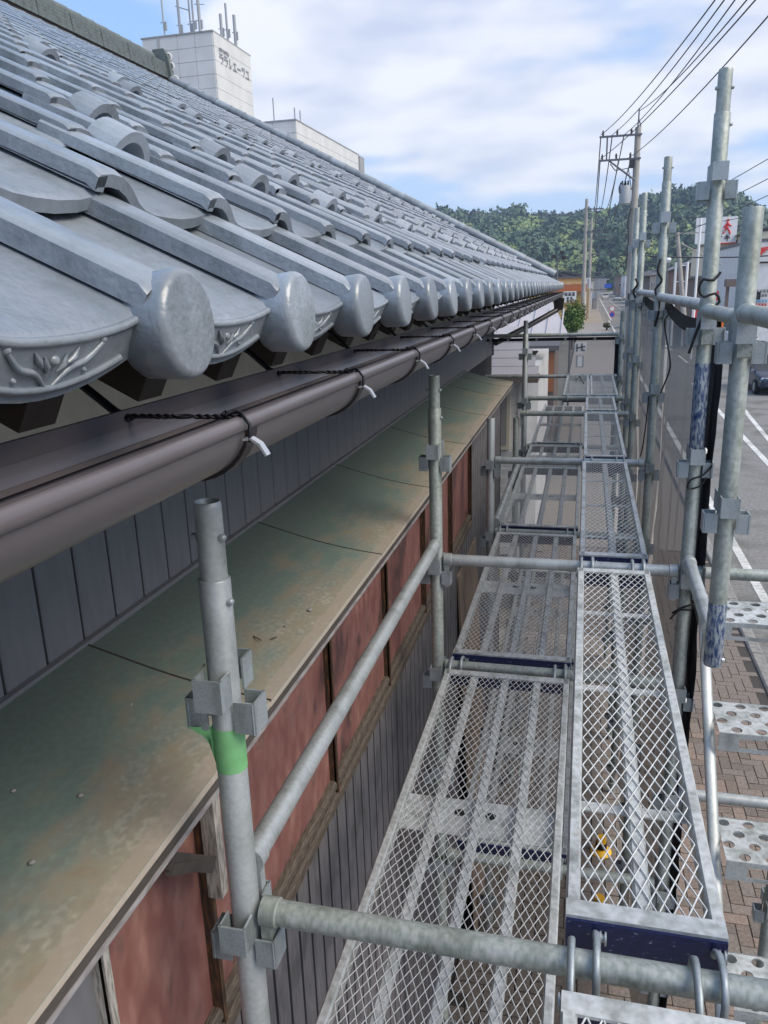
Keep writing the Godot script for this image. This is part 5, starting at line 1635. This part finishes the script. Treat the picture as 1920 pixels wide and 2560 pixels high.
func town() -> void:
	hotel()
	# neighbour behind the end net: white lap siding, stepped skirt roof, mauve metal roof
	var t := thing("neighbour_house", "white lap-sided house with mauve metal roof beyond the scaffold end", "house", Vector3(-3.2, 0, -16))
	var b := MB.new()
	b.box(Vector3(-3.2, 1.55, -15.5), Vector3(4.42, 3.1, 4.9))
	var wl := wpart(t, "wall", b.mesh(), M.white_wall)
	for k in 20:
		b = MB.new()
		b.box(Vector3(-3.2, 0.1 + k * 0.152, -13.03), Vector3(4.44, 0.148, 0.018), Basis(Vector3.RIGHT, 0.09))
		wpart(wl, "lap_board", b.mesh(), M.white_wall)
	b = MB.new(); b.box(Vector3(-1.0, 1.55, -13.03), Vector3(0.07, 3.1, 0.05))
	wpart(wl, "corner_trim", b.mesh(), M.white_wall)
	b = MB.new(); b.box(V(-1.42, -2.0, -13.0), Vector3(0.52, 1.25, 0.07))
	var wn := wpart(t, "window", b.mesh(), M.cream_wall)
	b = MB.new(); b.box(V(-1.42, -2.0, -12.965), Vector3(0.42, 1.1, 0.02))
	wpart(wn, "pane", b.mesh(), M.grey_wall)
	# stepped horizontal lap roof
	for k in 6:
		b = MB.new()
		b.box(V(-2.2, -1.30 + 0.112 * k, -12.75 - 0.20 * k), Vector3(3.0 - 0.13 * k, 0.02, 0.24), Basis(Vector3.RIGHT, 0.5))
		b.box(V(-2.2, -1.365 + 0.112 * k, -12.64 - 0.20 * k), Vector3(3.0 - 0.13 * k, 0.035, 0.02))
		wpart(t, "roof_lap", b.mesh(), M.mauve_roof)
	b = MB.new(); b.box(V(-2.2, -1.43, -12.85), Vector3(3.0, 0.10, 0.5))
	wpart(t, "eave_board", b.mesh(), M.brown_wall)
	# upper metal roof with standing seams, sloping towards the camera
	var e0 := V(-0.36, -0.85, -16.0)
	var up := Vector3(0, 0.45, -1.0).normalized()
	var pts := [V(-3.6, -0.99, -15.4), V(-0.32, -0.92, -15.6), V(-0.75, -0.30, -17.8), V(-3.6, -0.30, -17.8)]
	b = MB.new(); b.face(pts[0], pts[1], pts[2], pts[3], Vector3.UP)
	b.face(pts[0] - Vector3(0, .08, 0), pts[1] - Vector3(0, .08, 0), pts[2] - Vector3(0, .08, 0), pts[3] - Vector3(0, .08, 0), Vector3.DOWN)
	b.face(pts[0], pts[1], pts[1] - Vector3(0, .08, 0), pts[0] - Vector3(0, .08, 0), Vector3(0, 0, 1))
	b.face(pts[1], pts[2], pts[2] - Vector3(0, .5, 0), pts[1] - Vector3(0, .08, 0), Vector3(1, 0, 0))
	var mr := wpart(t, "metal_roof", b.mesh(), M.mauve_roof)
	for k in 12:
		var f := (k + 0.5) / 12.0
		var lo: Vector3 = pts[0].lerp(pts[1], f); var hi: Vector3 = lo + (pts[3] - pts[0]) * (1.0 if f < 0.85 else 0.6)
		b = MB.new(); b.tube([lo + Vector3(0, .012, 0), hi + Vector3(0, .012, 0)], 0.018, 5)
		wpart(mr, "seam", b.mesh(), M.mauve_roof)
	b = MB.new(); b.box(V(-2.5, -2.95, -16.5), Vector3(3.4, 3.1, 4.0))
	wpart(t, "rear_wing", b.mesh(), M.white_wall)
	# old shop with painted sheet behind the net
	t = thing("orange_shutter_shop", "low shop with faded orange painted shutter behind the end net", "building", Vector3(-1.5, 0, -27))
	b = MB.new(); b.box(Vector3(-2.2, 1.3, -27), Vector3(2.6, 2.6, 4.0))
	wpart(t, "wall", b.mesh(), M.brown_wall)
	b = MB.new(); b.box(Vector3(-1.35, 1.9, -24.97), Vector3(0.85, 1.2, 0.08))
	wpart(t, "shutter", b.mesh(), M.orange_wall)
	b = MB.new(); b.box(Vector3(-1.42, 2.35, -24.9), Vector3(0.45, 0.5, 0.04))
	wpart(t, "poster", b.mesh(), M.beige_wall)
	b = MB.new(); b.box(Vector3(-2.2, 2.68, -26.7), Vector3(2.9, 0.14, 5.0))
	wpart(t, "roof", b.mesh(), M.grey_roof)
	# left-hand street front
	house("yellow_shop", "yellow and orange shop front beyond the roof end", -9.0, -0.25, -100, -112, 5.1, "yellow_wall", {"roof": "grey_roof", "win": [[-2.2, 4.1, 0.5, 0.6], [-1.0, 4.0, 0.7, 0.7]], "over": 0.2})
	t = thing("orange_awning", "orange-brown fascia band on the yellow shop", "awning", Vector3(-2, 0, -99.9))
	b = MB.new(); b.box(V(-2.6, -0.45, -99.6), Vector3(5.0, 0.75, 0.6)); b.box(V(-2.6, -0.86, -99.4), Vector3(5.2, 0.08, 1.2))
	wpart(t, "fascia", b.mesh(), M.orange_wall)
	t = thing("white_shop_board", "white signboard with black characters above the green shrub", "sign", Vector3(-2, 0, -98))
	b = MB.new(); b.box(V(-1.98, -1.5, -98), Vector3(1.5, 1.25, 0.1)); b.box(V(-1.98, -3.3, -98.02), Vector3(0.12, 2.4, 0.06))
	wpart(t, "board", b.mesh(), M.sign_white)
	b = MB.new()
	var blk := [[[0, 1], [1, 1]], [[0, 0.6], [1, 0.6]], [[0.5, 1], [0.5, 0]], [[0, 0], [1, 0]], [[0.1, 0.3], [0.9, 0.3]]]
	for k in 3: stroke_set(b, blk, V(-2.58 + k * 0.43, -1.35, -97.93), 0.32, 0.06)
	for k in 2:
		for j in 2: stroke_set(b, blk, V(-2.3 + k * 0.4, -1.75 - j * 0.3, -97.93), 0.2, 0.05)
	wpart(t, "lettering", b.mesh(), M.ink)
	t = thing("vertical_shop_sign", "tall white projecting sign beside the slim pole", "sign", Vector3(0.0, 0, -100))
	b = MB.new(); b.box(V(0.07, 0.0, -99.5), Vector3(0.46, 1.15, 0.2)); b.tube([Vector3(-0.2, 0, -99.5), V(-0.2, 0.5, -99.5)], 0.05, 6)
	wpart(t, "board", b.mesh(), M.sign_white)
	b = MB.new()
	for k in 4: stroke_set(b, blk, V(-0.03, 0.28 - k * 0.26, -99.38), 0.2, 0.03)
	wpart(t, "lettering", b.mesh(), M.sign_grey)
	var lefts := [["plaster shopfront with grey shutters left of the far road", -8, 0.1, -116, -130, 4.6, "cream_wall"], ["brown timber house left of the far road", -8, 0.3, -134, -150, 5.2, "brown_wall"], ["grey shop block left of the far road", -9, 0.6, -156, -176, 5.6, "grey_wall"], ["white shop block left near the vanishing point", -9, 1.0, -182, -205, 5.0, "white_wall"], ["beige block left near the vanishing point", -10, 1.5, -215, -245, 5.6, "beige_wall"], ["grey roofed block at the end of the left street front", -12, 3.0, -260, -300, 6.0, "grey_wall"]]
	for q in lefts:
		house("shop_building", q[0], q[1], q[2], q[3], q[4], q[5], q[6], {"gable": 1.2, "side": [[q[3] - 3, 3.4, 1.6, 1.1], [q[3] - 8, 3.4, 1.6, 1.1], [q[3] - 4, 1.3, 3.0, 1.8]], "win": [[q[2] - 2.0, 3.4, 1.4, 1.0]]})
	var bs := [[1.35, -150, "purple-grey banner post on the far sidewalk", "sign_grey"], [1.2, -205, "teal vending stand on the far sidewalk", "sign_cyan"]]
	for q in bs:
		b = MB.new(); b.box(Vector3(q[0], 0.9, q[1]), Vector3(0.7, 1.8, 0.6)); b.box(Vector3(q[0], 1.9, q[1]), Vector3(0.9, 0.12, 0.8)); b.tube([Vector3(q[0] - 0.4, 0, q[1]), Vector3(q[0] - 0.4, 3.0, q[1])], 0.06, 6)
		solo("sidewalk_stand", b.mesh(), M[q[3]], q[2], "stand")
	# right-hand side: drugstore, dealer, low shops
	t = house("drugstore", "cream store building with white sign panel behind the tallest post", 12.3, 24.0, -90.2, -108, 8.0, "cream_wall", {"roof": "grey_roof", "over": 0.1, "win": [[13.2, 6.9, 0.6, 0.5]]})
	b = MB.new(); b.box(V(12.4, 4.72, -90.0), Vector3(3.9, 2.5, 0.3))
	var pn := wpart(t, "sign_panel", b.mesh(), M.sign_white)
	b = MB.new(); b.box(V(12.3, 5.05, -89.82), Vector3(1.05, 1.5, 0.06))
	wpart(pn, "red_emblem", b.mesh(), M.sign_red)
	b = MB.new()
	for k in 2:
		var arc := []
		for i in 7: arc.append(V(11.85 + i * 0.16, 4.95 + k * 0.5 - 0.16 * sin(i / 6.0 * PI), -89.76))
		b.tube(arc, 0.06, 5)
	wpart(pn, "emblem_curve", b.mesh(), M.sign_white)
	b = MB.new()
	b.lathe(V(13.42, 5.62, -89.82), Vector3(0, 0, 1), [[0.0, 0.13], [0.05, 0.13], [0.05, 0.0]], 12)
	for s in [[[13.42, 5.45], [13.38, 4.95], [13.62, 4.62], [13.72, 4.3]], [[13.38, 4.95], [13.2, 4.62], [13.05, 4.38]], [[13.42, 5.35], [13.65, 5.1], [13.78, 5.12]], [[13.42, 5.35], [13.2, 5.12], [13.12, 4.9]]]:
		var pt := []
		for p in s: pt.append(V(p[0], p[1], -89.8))
		b.tube(pt, 0.085, 6)
	wpart(pn, "walking_figure", b.mesh(), M.sign_red)
	b = MB.new()
	var A := [[[0.1, 0.9], [0.9, 0.9], [0.6, 0.55]], [[0.5, 0.7], [0.45, 0.4], [0.2, 0.05]]]
	var O := [[[0.1, 0.7], [0.9, 0.7]], [[0.62, 0.95], [0.62, 0.05]], [[0.6, 0.68], [0.1, 0.15]]]
	var K := [[[0.15, 0.7], [0.85, 0.78]], [[0.1, 0.42], [0.9, 0.48]], [[0.42, 0.97], [0.58, 0.03]]]
	var gg := [A, O, K]
	for k in 3: stroke_set(b, gg[k], V(11.75 + k * 0.72, 3.68, -89.8), 0.56, 0.09)
	wpart(pn, "lettering", b.mesh(), M.ink)
	b = MB.new(); b.box(V(13.1, 3.44, -89.8), Vector3(2.4, 0.09, 0.06))
	wpart(pn, "red_rule", b.mesh(), M.sign_red)
	b = MB.new(); b.box(V(12.85, 2.35, -89.9), Vector3(0.9, 0.75, 0.2))
	pn = wpart(t, "red_box_sign", b.mesh(), M.sign_red)
	b = MB.new(); b.box(V(12.75, 1.4, -89.9), Vector3(0.6, 0.6, 0.12)); b.box(V(12.95, 2.45, -89.78), Vector3(0.34, 0.5, 0.08))
	wpart(pn, "white_inset", b.mesh(), M.sign_white)
	b = MB.new(); b.box(V(12.6, -1.4, -89.6), Vector3(0.5, 5.8, 0.5)); b.box(V(14.6, -1.4, -89.6), Vector3(0.5, 5.8, 0.5))
	wpart(t, "white_column", b.mesh(), M.white_wall)
	t = house("dealer_building", "white showroom with red wing emblem at the right edge", 10.75, 22.0, -60.2, -76, 6.8, "white_wall", {"over": 0.05, "win": [[11.2, 3.3, 0.5, 0.5]], "roof": "grey_roof"})
	b = MB.new()
	for k in 4: b.prism([Vector2(0, 0), Vector2(1.05 - k * 0.18, 0.16), Vector2(0.95 - k * 0.18, 0.23), Vector2(0.0, 0.12)], -0.03, 0.03, Basis(), V(10.82, 1.75 - k * 0.14, -60.1))
	b.box(V(10.92, 1.5, -60.1), Vector3(0.28, 0.5, 0.06))
	wpart(t, "wing_emblem", b.mesh(), M.sign_red)
	b = MB.new()
	b.box(V(11.6, 0.96, -60.1), Vector3(1.2, 0.12, 0.04))
	for k in 5: stroke_set(b, blk, V(10.95 + k * 0.21, -0.98, -60.1), 0.16, 0.025)
	for k in 5: stroke_set(b, blk, V(10.95 + k * 0.19, -1.26, -60.1), 0.14, 0.025)
	wpart(t, "lettering", b.mesh(), M.ink)
	b = MB.new()
	for k in 5: stroke_set(b, blk, V(10.95 + k * 0.2, -1.62, -60.1), 0.15, 0.03)
	wpart(t, "blue_lettering", b.mesh(), M.sign_cyan)
	b = MB.new()
	for k in 5: stroke_set(b, blk, V(10.95 + k * 0.2, -1.86, -60.1), 0.13, 0.03)
	wpart(t, "red_lettering", b.mesh(), M.sign_red)
	b = MB.new(); b.box(V(9.6, -0.3, -60.1), Vector3(0.9, 0.5, 1.0)); b.box(V(10.2, -1.7, -60.0), Vector3(0.2, 2.4, 0.2)); b.box(V(9.3, -1.7, -60.0), Vector3(0.2, 2.4, 0.2))
	wpart(t, "porch", b.mesh(), M.brown_wall)
	house("warehouse", "cream gabled warehouse behind the showroom", 14.5, 30.0, -84, -99, 8.6, "cream_wall", {"gable": 1.6, "roof": "grey_roof", "win": [[16.0, 7.5, 1.2, 0.3]]})
	t = thing("arrow_sign", "red sign with a white arrow beside the tallest post", "sign", Vector3(8.5, 0, -60))
	b = MB.new(); b.box(V(8.5, -1.13, -60), Vector3(0.52, 0.62, 0.08)); b.tube([Vector3(8.5, 0, -60), V(8.5, -1.4, -60)], 0.04, 6)
	pn = wpart(t, "board", b.mesh(), M.sign_red)
	b = MB.new(); b.box(V(8.44, -1.13, -59.95), Vector3(0.26, 0.07, 0.02)); b.prism([Vector2(0, -0.12), Vector2(0.15, 0), Vector2(0, 0.12)], 0, 0.02, Basis(), V(8.56, -1.13, -59.96))
	wpart(pn, "white_arrow", b.mesh(), M.sign_white)
	t = house("low_shop", "long low brown shop with a pale blue sign across the road", 9.8, 24, -76, -92, 4.6, "brown_wall", {"roof": "grey_roof"})
	t = house("brown_shop", "brown-roofed shop with blue and white sign between the posts", 4.9 + 5.2, 9.9 + 8, -112, -128, 5.6, "brown_wall", {"gable": 1.4})
	t = thing("roadside_canopy", "grey canopy building with blue sign behind the street-side posts", "building", Vector3(6.6, 0, -160))
	b = MB.new(); b.box(V(14.5, 1.3, -160), Vector3(10.6, 0.7, 8.0)); b.box(V(14.5, -1.6, -162), Vector3(10.0, 5.0, 5.0))
	wpart(t, "canopy", b.mesh(), M.grey_wall)
	b = MB.new(); b.box(V(14.0, -0.4, -155.9), Vector3(3.6, 1.0, 0.15))
	wpart(t, "sign_board", b.mesh(), M.sign_cyan)
	b = MB.new(); b.box(V(14.0, -1.4, -155.9), Vector3(2.6, 0.6, 0.15))
	wpart(t, "lower_sign", b.mesh(), M.sign_white)
	var rights := [["tan shop with red banner right of the far road", 10.5, 22, -135, -150, 5.4, "beige_wall"], ["grey house right of the far road", 11, 22, -180, -200, 6.0, "grey_wall"], ["orange-red roofed store right near the vanishing point", 11, 26, -215, -240, 5.0, "orange_wall"], ["pale block right near the vanishing point", 11, 30, -260, -290, 6.5, "white_wall"], ["brown block at the end of the right street front", 10, 30, -310, -340, 6.5, "brown_wall"], ["grey block closing the end of the road", -2, 9, -420, -440, 6.5, "grey_wall"]]
	for q in rights:
		house("shop_building", q[0], q[1], q[2], q[3], q[4], q[5], q[6], {"gable": 1.3, "side": [[q[3] - 4, 3.6, 2.0, 1.2], [q[3] - 9, 3.6, 2.0, 1.2]], "win": [[q[1] + 2.0, 3.4, 1.8, 1.1], [q[1] + 5.0, 3.4, 1.8, 1.1]]})
	# red and white banners along the lot
	var sb := ["first red sale banner below the sagging net edge, left of the orange one", "first orange sale banner, between two red ones", "second red sale banner, between two orange ones", "second orange sale banner, right of the last red one"]
	for k in 4:
		t = thing("sale_banner", sb[k], "banner", Vector3(6.9 + k * 0.55, 0, -58), "sale banners")
		b = MB.new(); b.tube([Vector3.ZERO, Vector3(0, 2.6, 0)], 0.02, 5)
		part(t, "pole", b.mesh(), M.sign_white)
		b = MB.new(); b.box(Vector3(0.2, 1.75, 0), Vector3(0.38, 1.5, 0.02))
		part(t, "cloth", b.mesh(), M.sign_red if k % 2 == 0 else M.orange)
	t = thing("pump_sign", "yellow angled board near the dark blue car", "sign", Vector3(10.9, 0, -46))
	b = MB.new(); b.box(V(10.55, -2.0, -46), Vector3(0.75, 0.65, 0.06), Basis(Vector3(0, 0, 1), -0.2)); b.tube([Vector3(10.6, 0, -46), V(10.6, -2.0, -46)], 0.03, 6)
	wpart(t, "board", b.mesh(), M.yellow)

# ---------------------------------------------------------------- vegetation and hills
func leaf_crown(b: MB, c: Vector3, r: Vector3, clumps: int, per: int, size: float, cols: Array, g: RandomNumberGenerator, smooth := 0.0) -> void:
	b.use_col = true
	for k in clumps:
		var d := Vector3(g.randf_range(-1, 1), g.randf_range(-0.75, 1), g.randf_range(-1, 1))
		d = d.normalized() * pow(g.randf_range(0.15, 1.0), 0.45)
		var o := c + d * r
		var cc: Color = cols[g.randi_range(0, cols.size() - 1)]
		for i in per:
			var e := Vector3(g.randfn(), g.randfn(), g.randfn()) * r * 0.13
			var n := (d + Vector3(g.randfn(), g.randfn() + 0.6, g.randfn()) * 0.7).normalized()
			var u := n.cross(Vector3(g.randfn(), g.randfn(), g.randfn())).normalized() * size * g.randf_range(0.6, 1.3)
			var w := n.cross(u).normalized() * size * g.randf_range(0.35, 0.8)
			var f := g.randf_range(0.75, 1.25)
			b.color = Color(cc.r * f, cc.g * f, cc.b * f)
			var p := o + e
			b.quad(p - u, p + w, p + u, p - w, n if smooth == 0.0 else (d * smooth + n * (1.0 - smooth)).normalized())

func shrub(called: String, at: Vector3, r: Vector3, hgt: float, cols: Array, label: String, sd: int, clumps := 60, leaf := 0.12, cat := "shrub") -> void:
	var g := RandomNumberGenerator.new(); g.seed = sd
	var t := thing(called, label, cat, at)
	var b := MB.new()
	b.tube([Vector3.ZERO, Vector3(0.05, hgt * 0.5, 0), Vector3(0, hgt, 0)], [0.09, 0.07, 0.03], 7)
	for k in 4:
		var a := TAU * k / 4.0 + 0.4
		b.tube([Vector3(0, hgt * 0.45, 0), Vector3(cos(a) * r.x * 0.6, hgt * 0.8, sin(a) * r.z * 0.6)], [0.05, 0.02], 5)
	part(t, "trunk", b.mesh(), M.bark)
	b = MB.new()
	leaf_crown(b, Vector3(0, hgt, 0), r, clumps, 26, leaf, cols, g)
	part(t, "crown", b.mesh(), M.leaf)

const SKYL := [[-420, 42], [-300, 52], [-230, 57], [-170, 58], [-132, 61], [-96, 56], [-58, 55], [-27, 52], [-10, 51], [12, 54], [31, 59], [52, 63], [80, 67], [110, 60], [143, 47], [183, 36], [260, 40], [420, 44], [600, 30]]
func skyline(x: float) -> float:
	for i in SKYL.size() - 1:
		if x <= SKYL[i + 1][0]:
			var f := clampf((x - SKYL[i][0]) / float(SKYL[i + 1][0] - SKYL[i][0]), 0, 1)
			f = f * f * (3 - 2 * f)
			return lerpf(SKYL[i][1], SKYL[i + 1][1], f)
	return 30.0

func hill_h(x: float, z: float, nz: FastNoiseLite) -> float:
	# main ridge near z = -750, foot near z = -430; spurs and gullies from noise
	var f := clampf((-z - 430.0) / 320.0, 0.0, 1.0)
	var xs := x * 750.0 / maxf(-z, 300.0)
	var top := skyline(xs) + 4.5 - 7.0
	var gul := nz.get_noise_2d(x * 1.0, z * 0.6)
	var h := top * (pow(f, 0.8)) + gul * 15.0 * sin(f * PI) 
	if z < -750.0: h = top * maxf(0.0, 1.0 - (-z - 750.0) / 300.0)
	return h

func hills() -> void:
	var nz := noise(0.012, 3, FastNoiseLite.TYPE_SIMPLEX_SMOOTH, 17)
	var rows := []
	for i in 36:
		var z := -425.0 - i * 14.0
		var row := []
		for j in 61:
			var x := -420.0 + j * 17.0
			row.append(Vector3(x, hill_h(x, z, nz) - 0.4, z))
		rows.append(row)
	var b := MB.new()
	b.grid(rows, Vector3.UP)
	structure("hill", b.mesh(), M.hill_soil)
	# far blue ridge
	rows = [[], [], []]
	for j in 60:
		var x := -1200.0 + j * 40.0
		var h := 122.0 + 15.0 * nz.get_noise_2d(x * 0.24, 4.0) + 6.0 * nz.get_noise_2d(x * 1.2, 9.0) - maxf(0.0, (x + 150.0)) * 0.06
		rows[0].append(Vector3(x, 0, -1300)); rows[1].append(Vector3(x, h * 0.6, -1440)); rows[2].append(Vector3(x, h, -1500))
	b = MB.new()
	b.grid(rows, Vector3(0, 0.3, 1))
	structure("far_mountain", b.mesh(), M.far_hill)
	# forest: crowns made of leaf clumps, a few kinds, many copies
	var g := RandomNumberGenerator.new(); g.seed = 3
	var kinds := []
	for k in 5:
		var m := MB.new()
		leaf_crown(m, Vector3(0, 0.0, 0), Vector3(1, 1.0, 1), 40, 12, 0.22, [Color(1, 1, 1), Color(0.94, 0.96, 0.94), Color(1.05, 1.05, 0.98)], g, 0.75)
		kinds.append(m.mesh())
	var spots := [[], [], [], [], []]
	var n := 0
	while n < 12000:
		var z := -432.0 - pow(g.randf(), 0.8) * 335.0
		var x := g.randf_range(-0.36, 0.36) * -z
		var h := hill_h(x, z, nz)
		var kind := nz.get_noise_2d(x * 2.2 + 300.0, z * 1.6)
		var tone := clampf(0.5 + nz.get_noise_2d(x * 5.0 - 70.0, z * 4.0) * 0.9, 0.0, 1.0)
		var dark := kind > 0.12
		var s := 2.8 + 5.6 * pow(g.randf(), 1.6)
		var tall := g.randf_range(1.1, 1.5) if dark else g.randf_range(0.75, 1.0)
		var c := Color(.07, .12, .06) if dark else Color(.24, .30, .085).lerp(Color(.13, .20, .07), tone)
		if not dark and g.randf() < 0.03: c = Color(.23, .25, .09)
		var f := g.randf_range(0.9, 1.1)
		spots[n % 5].append([Transform3D(Basis(Vector3.UP, g.randf() * TAU).scaled(Vector3(s, s * tall, s)), Vector3(x, h + s * tall * 0.55, z)), Color(c.r * f, c.g * f, c.b * f)])
		n += 1
	for k in 5:
		var mm := MultiMesh.new()
		mm.transform_format = MultiMesh.TRANSFORM_3D; mm.use_colors = true; mm.mesh = kinds[k]; mm.instance_count = spots[k].size()
		for i in spots[k].size():
			mm.set_instance_transform(i, spots[k][i][0]); mm.set_instance_color(i, spots[k][i][1])
		var mi := MultiMeshInstance3D.new()
		mi.name = numbered("hill_forest"); mi.multimesh = mm; mi.material_override = M.hill_leaf
		mi.set_meta("kind", "stuff"); mi.set_meta("label", "dense green wood covering the hillside behind the town"); mi.set_meta("category", "forest"); mi.set_meta("group", "woods on the hill")
		add_child(mi)
	var gr := [Color(.075, .14, .025), Color(.10, .17, .03), Color(.05, .10, .02)]
	shrub("garden_tree", Vector3(-0.95, 0, -58), Vector3(0.75, 0.95, 0.8), 1.95, gr, "rounded green shrub tree beyond the mauve metal roof", 21, 80, 0.10, "tree")
	shrub("garden_tree", Vector3(-0.80, 0, -64), Vector3(0.75, 1.1, 0.8), 2.3, [Color(.14, .15, .02), Color(.17, .13, .02), Color(.11, .14, .025)], "yellowish shrub tree right behind the green one", 22, 70, 0.10, "tree")
	shrub("kerb_bush", Vector3(1.95, 0, -82), Vector3(0.35, 0.3, 0.5), 0.45, [Color(.12, .10, .05), Color(.08, .10, .04)], "small brownish bush at the far kerb", 23, 20, 0.08)
	shrub("kerb_weeds", Vector3(2.55, -0.1, -9.4), Vector3(0.2, 0.16, 0.3), 0.15, gr, "tuft of green weeds by the kerb at the right edge", 24, 18, 0.04)

# ---------------------------------------------------------------- small things
func small_things() -> void:
	var r := RandomNumberGenerator.new(); r.seed = 8
	# litter on the awning
	var pebbles := [[0.16, -1.92, 0.008, "larger grey pebble near the awning edge"], [0.30, -1.62, 0.004, "tiny pebble in the middle of the second copper sheet"], [0.55, -1.30, 0.004, "tiny pebble beside the nearest post on the awning"], [0.62, -0.98, 0.005, "pale pebble on the nearest copper sheet"], [0.40, -1.02, 0.006, "second pale pebble on the nearest copper sheet"], [0.35, -0.86, 0.006, "pebble close to the lower left picture edge"], [0.22, -1.80, 0.004, "tiny dark pebble near the two twigs"]]
	for q in pebbles:
		var p := aw(q[0])
		var b := MB.new()
		b.lathe(Vector3.ZERO, Vector3.UP, [[0.0, q[2] * 0.7], [q[2] * 0.5, q[2]], [q[2] * 1.0, q[2] * 0.6], [q[2] * 1.1, 0.0]], 6)
		var o := solo("pebble", b.mesh(), M.kerb, q[3], "pebble", "pebbles on the awning")
		o.position = V(p.x, p.y + 0.003, q[1])
	for q in [[0.30, -1.70, 0.6, 0.035, "thin dark twig lying across the second copper sheet"], [0.22, -1.72, 2.2, 0.02, "short curled twig near the awning edge"], [0.42, -1.52, 1.0, 0.012, "tiny dark twig fragment behind the nearest post"]]:
		var p := aw(q[0])
		var b := MB.new()
		var d: Vector3 = Vector3(cos(q[2]), 0.0, sin(q[2])) * q[3] * 0.5
		b.tube([-d, d * 0.1 + Vector3(0, 0.002, 0.002), d], 0.0016, 5)
		var o := solo("twig", b.mesh(), M.bark, q[4], "twig", "twigs on the awning")
		o.position = V(p.x, p.y + 0.006, q[1])
	# plywood leaning on the lower wall
	var b := MB.new()
	b.box(V(-0.66, -3.1, -4.95), Vector3(0.012, 2.75, 0.80), Basis(Vector3(0, 0, 1), 0.04))
	solo("plywood_sheet", b.mesh(), M.plywood, "tan plywood sheet leaning on the wall below the awning", "plywood")
	# yellow and black post guards seen through the narrow plank
	for q in [[0.25, -5.0, "yellow plastic post foot seen through the nearest narrow plank"], [0.275, -5.68, "smaller looking yellow post foot farther under the narrow plank"]]:
		var t := thing("post_foot", q[2], "post foot", Vector3(q[0], 0, q[1]), "yellow post feet")
		b = MB.new()
		b.lathe(Vector3.ZERO, Vector3.UP, [[0.0, 0.0], [0.0, 0.085], [0.025, 0.085], [0.05, 0.045], [0.16, 0.035], [0.16, 0.0]], 14)
		part(t, "yellow_base", b.mesh(), M.yellow)
		b = MB.new()
		b.lathe(Vector3.ZERO, Vector3.UP, [[0.06, 0.043], [0.06, 0.047], [0.11, 0.044], [0.11, 0.038]], 14)
		part(t, "black_band", b.mesh(), M.black)
	# cones behind the net
	var t := thing("marker_post", "red white and yellow striped marker pole behind the net", "marker post", Vector3(0.72, 0, -5.4))
	for k in 7:
		b = MB.new(); b.tube([Vector3(0, 0.4 * k, 0), Vector3(0, 0.4 * (k + 1), 0)], 0.016, 10)
		part(t, "stripe", b.mesh(), [M.sign_white, M.sign_red, M.sign_white, M.sign_white, M.sign_white, M.red, M.yellow][k])
	t = thing("storage_box", "white crate on the pavement seen through the third wide plank", "crate", Vector3(-0.42, 0, -11.3))
	b = MB.new(); b.cbox(Vector3(0, 0.2, 0), Vector3(0.5, 0.4, 0.7), 0.02)
	part(t, "body", b.mesh(), M.sign_grey)
	b = MB.new(); b.cbox(Vector3(0, 0.42, 0), Vector3(0.54, 0.05, 0.74), 0.01)
	part(t, "lid", b.mesh(), M.sign_white)
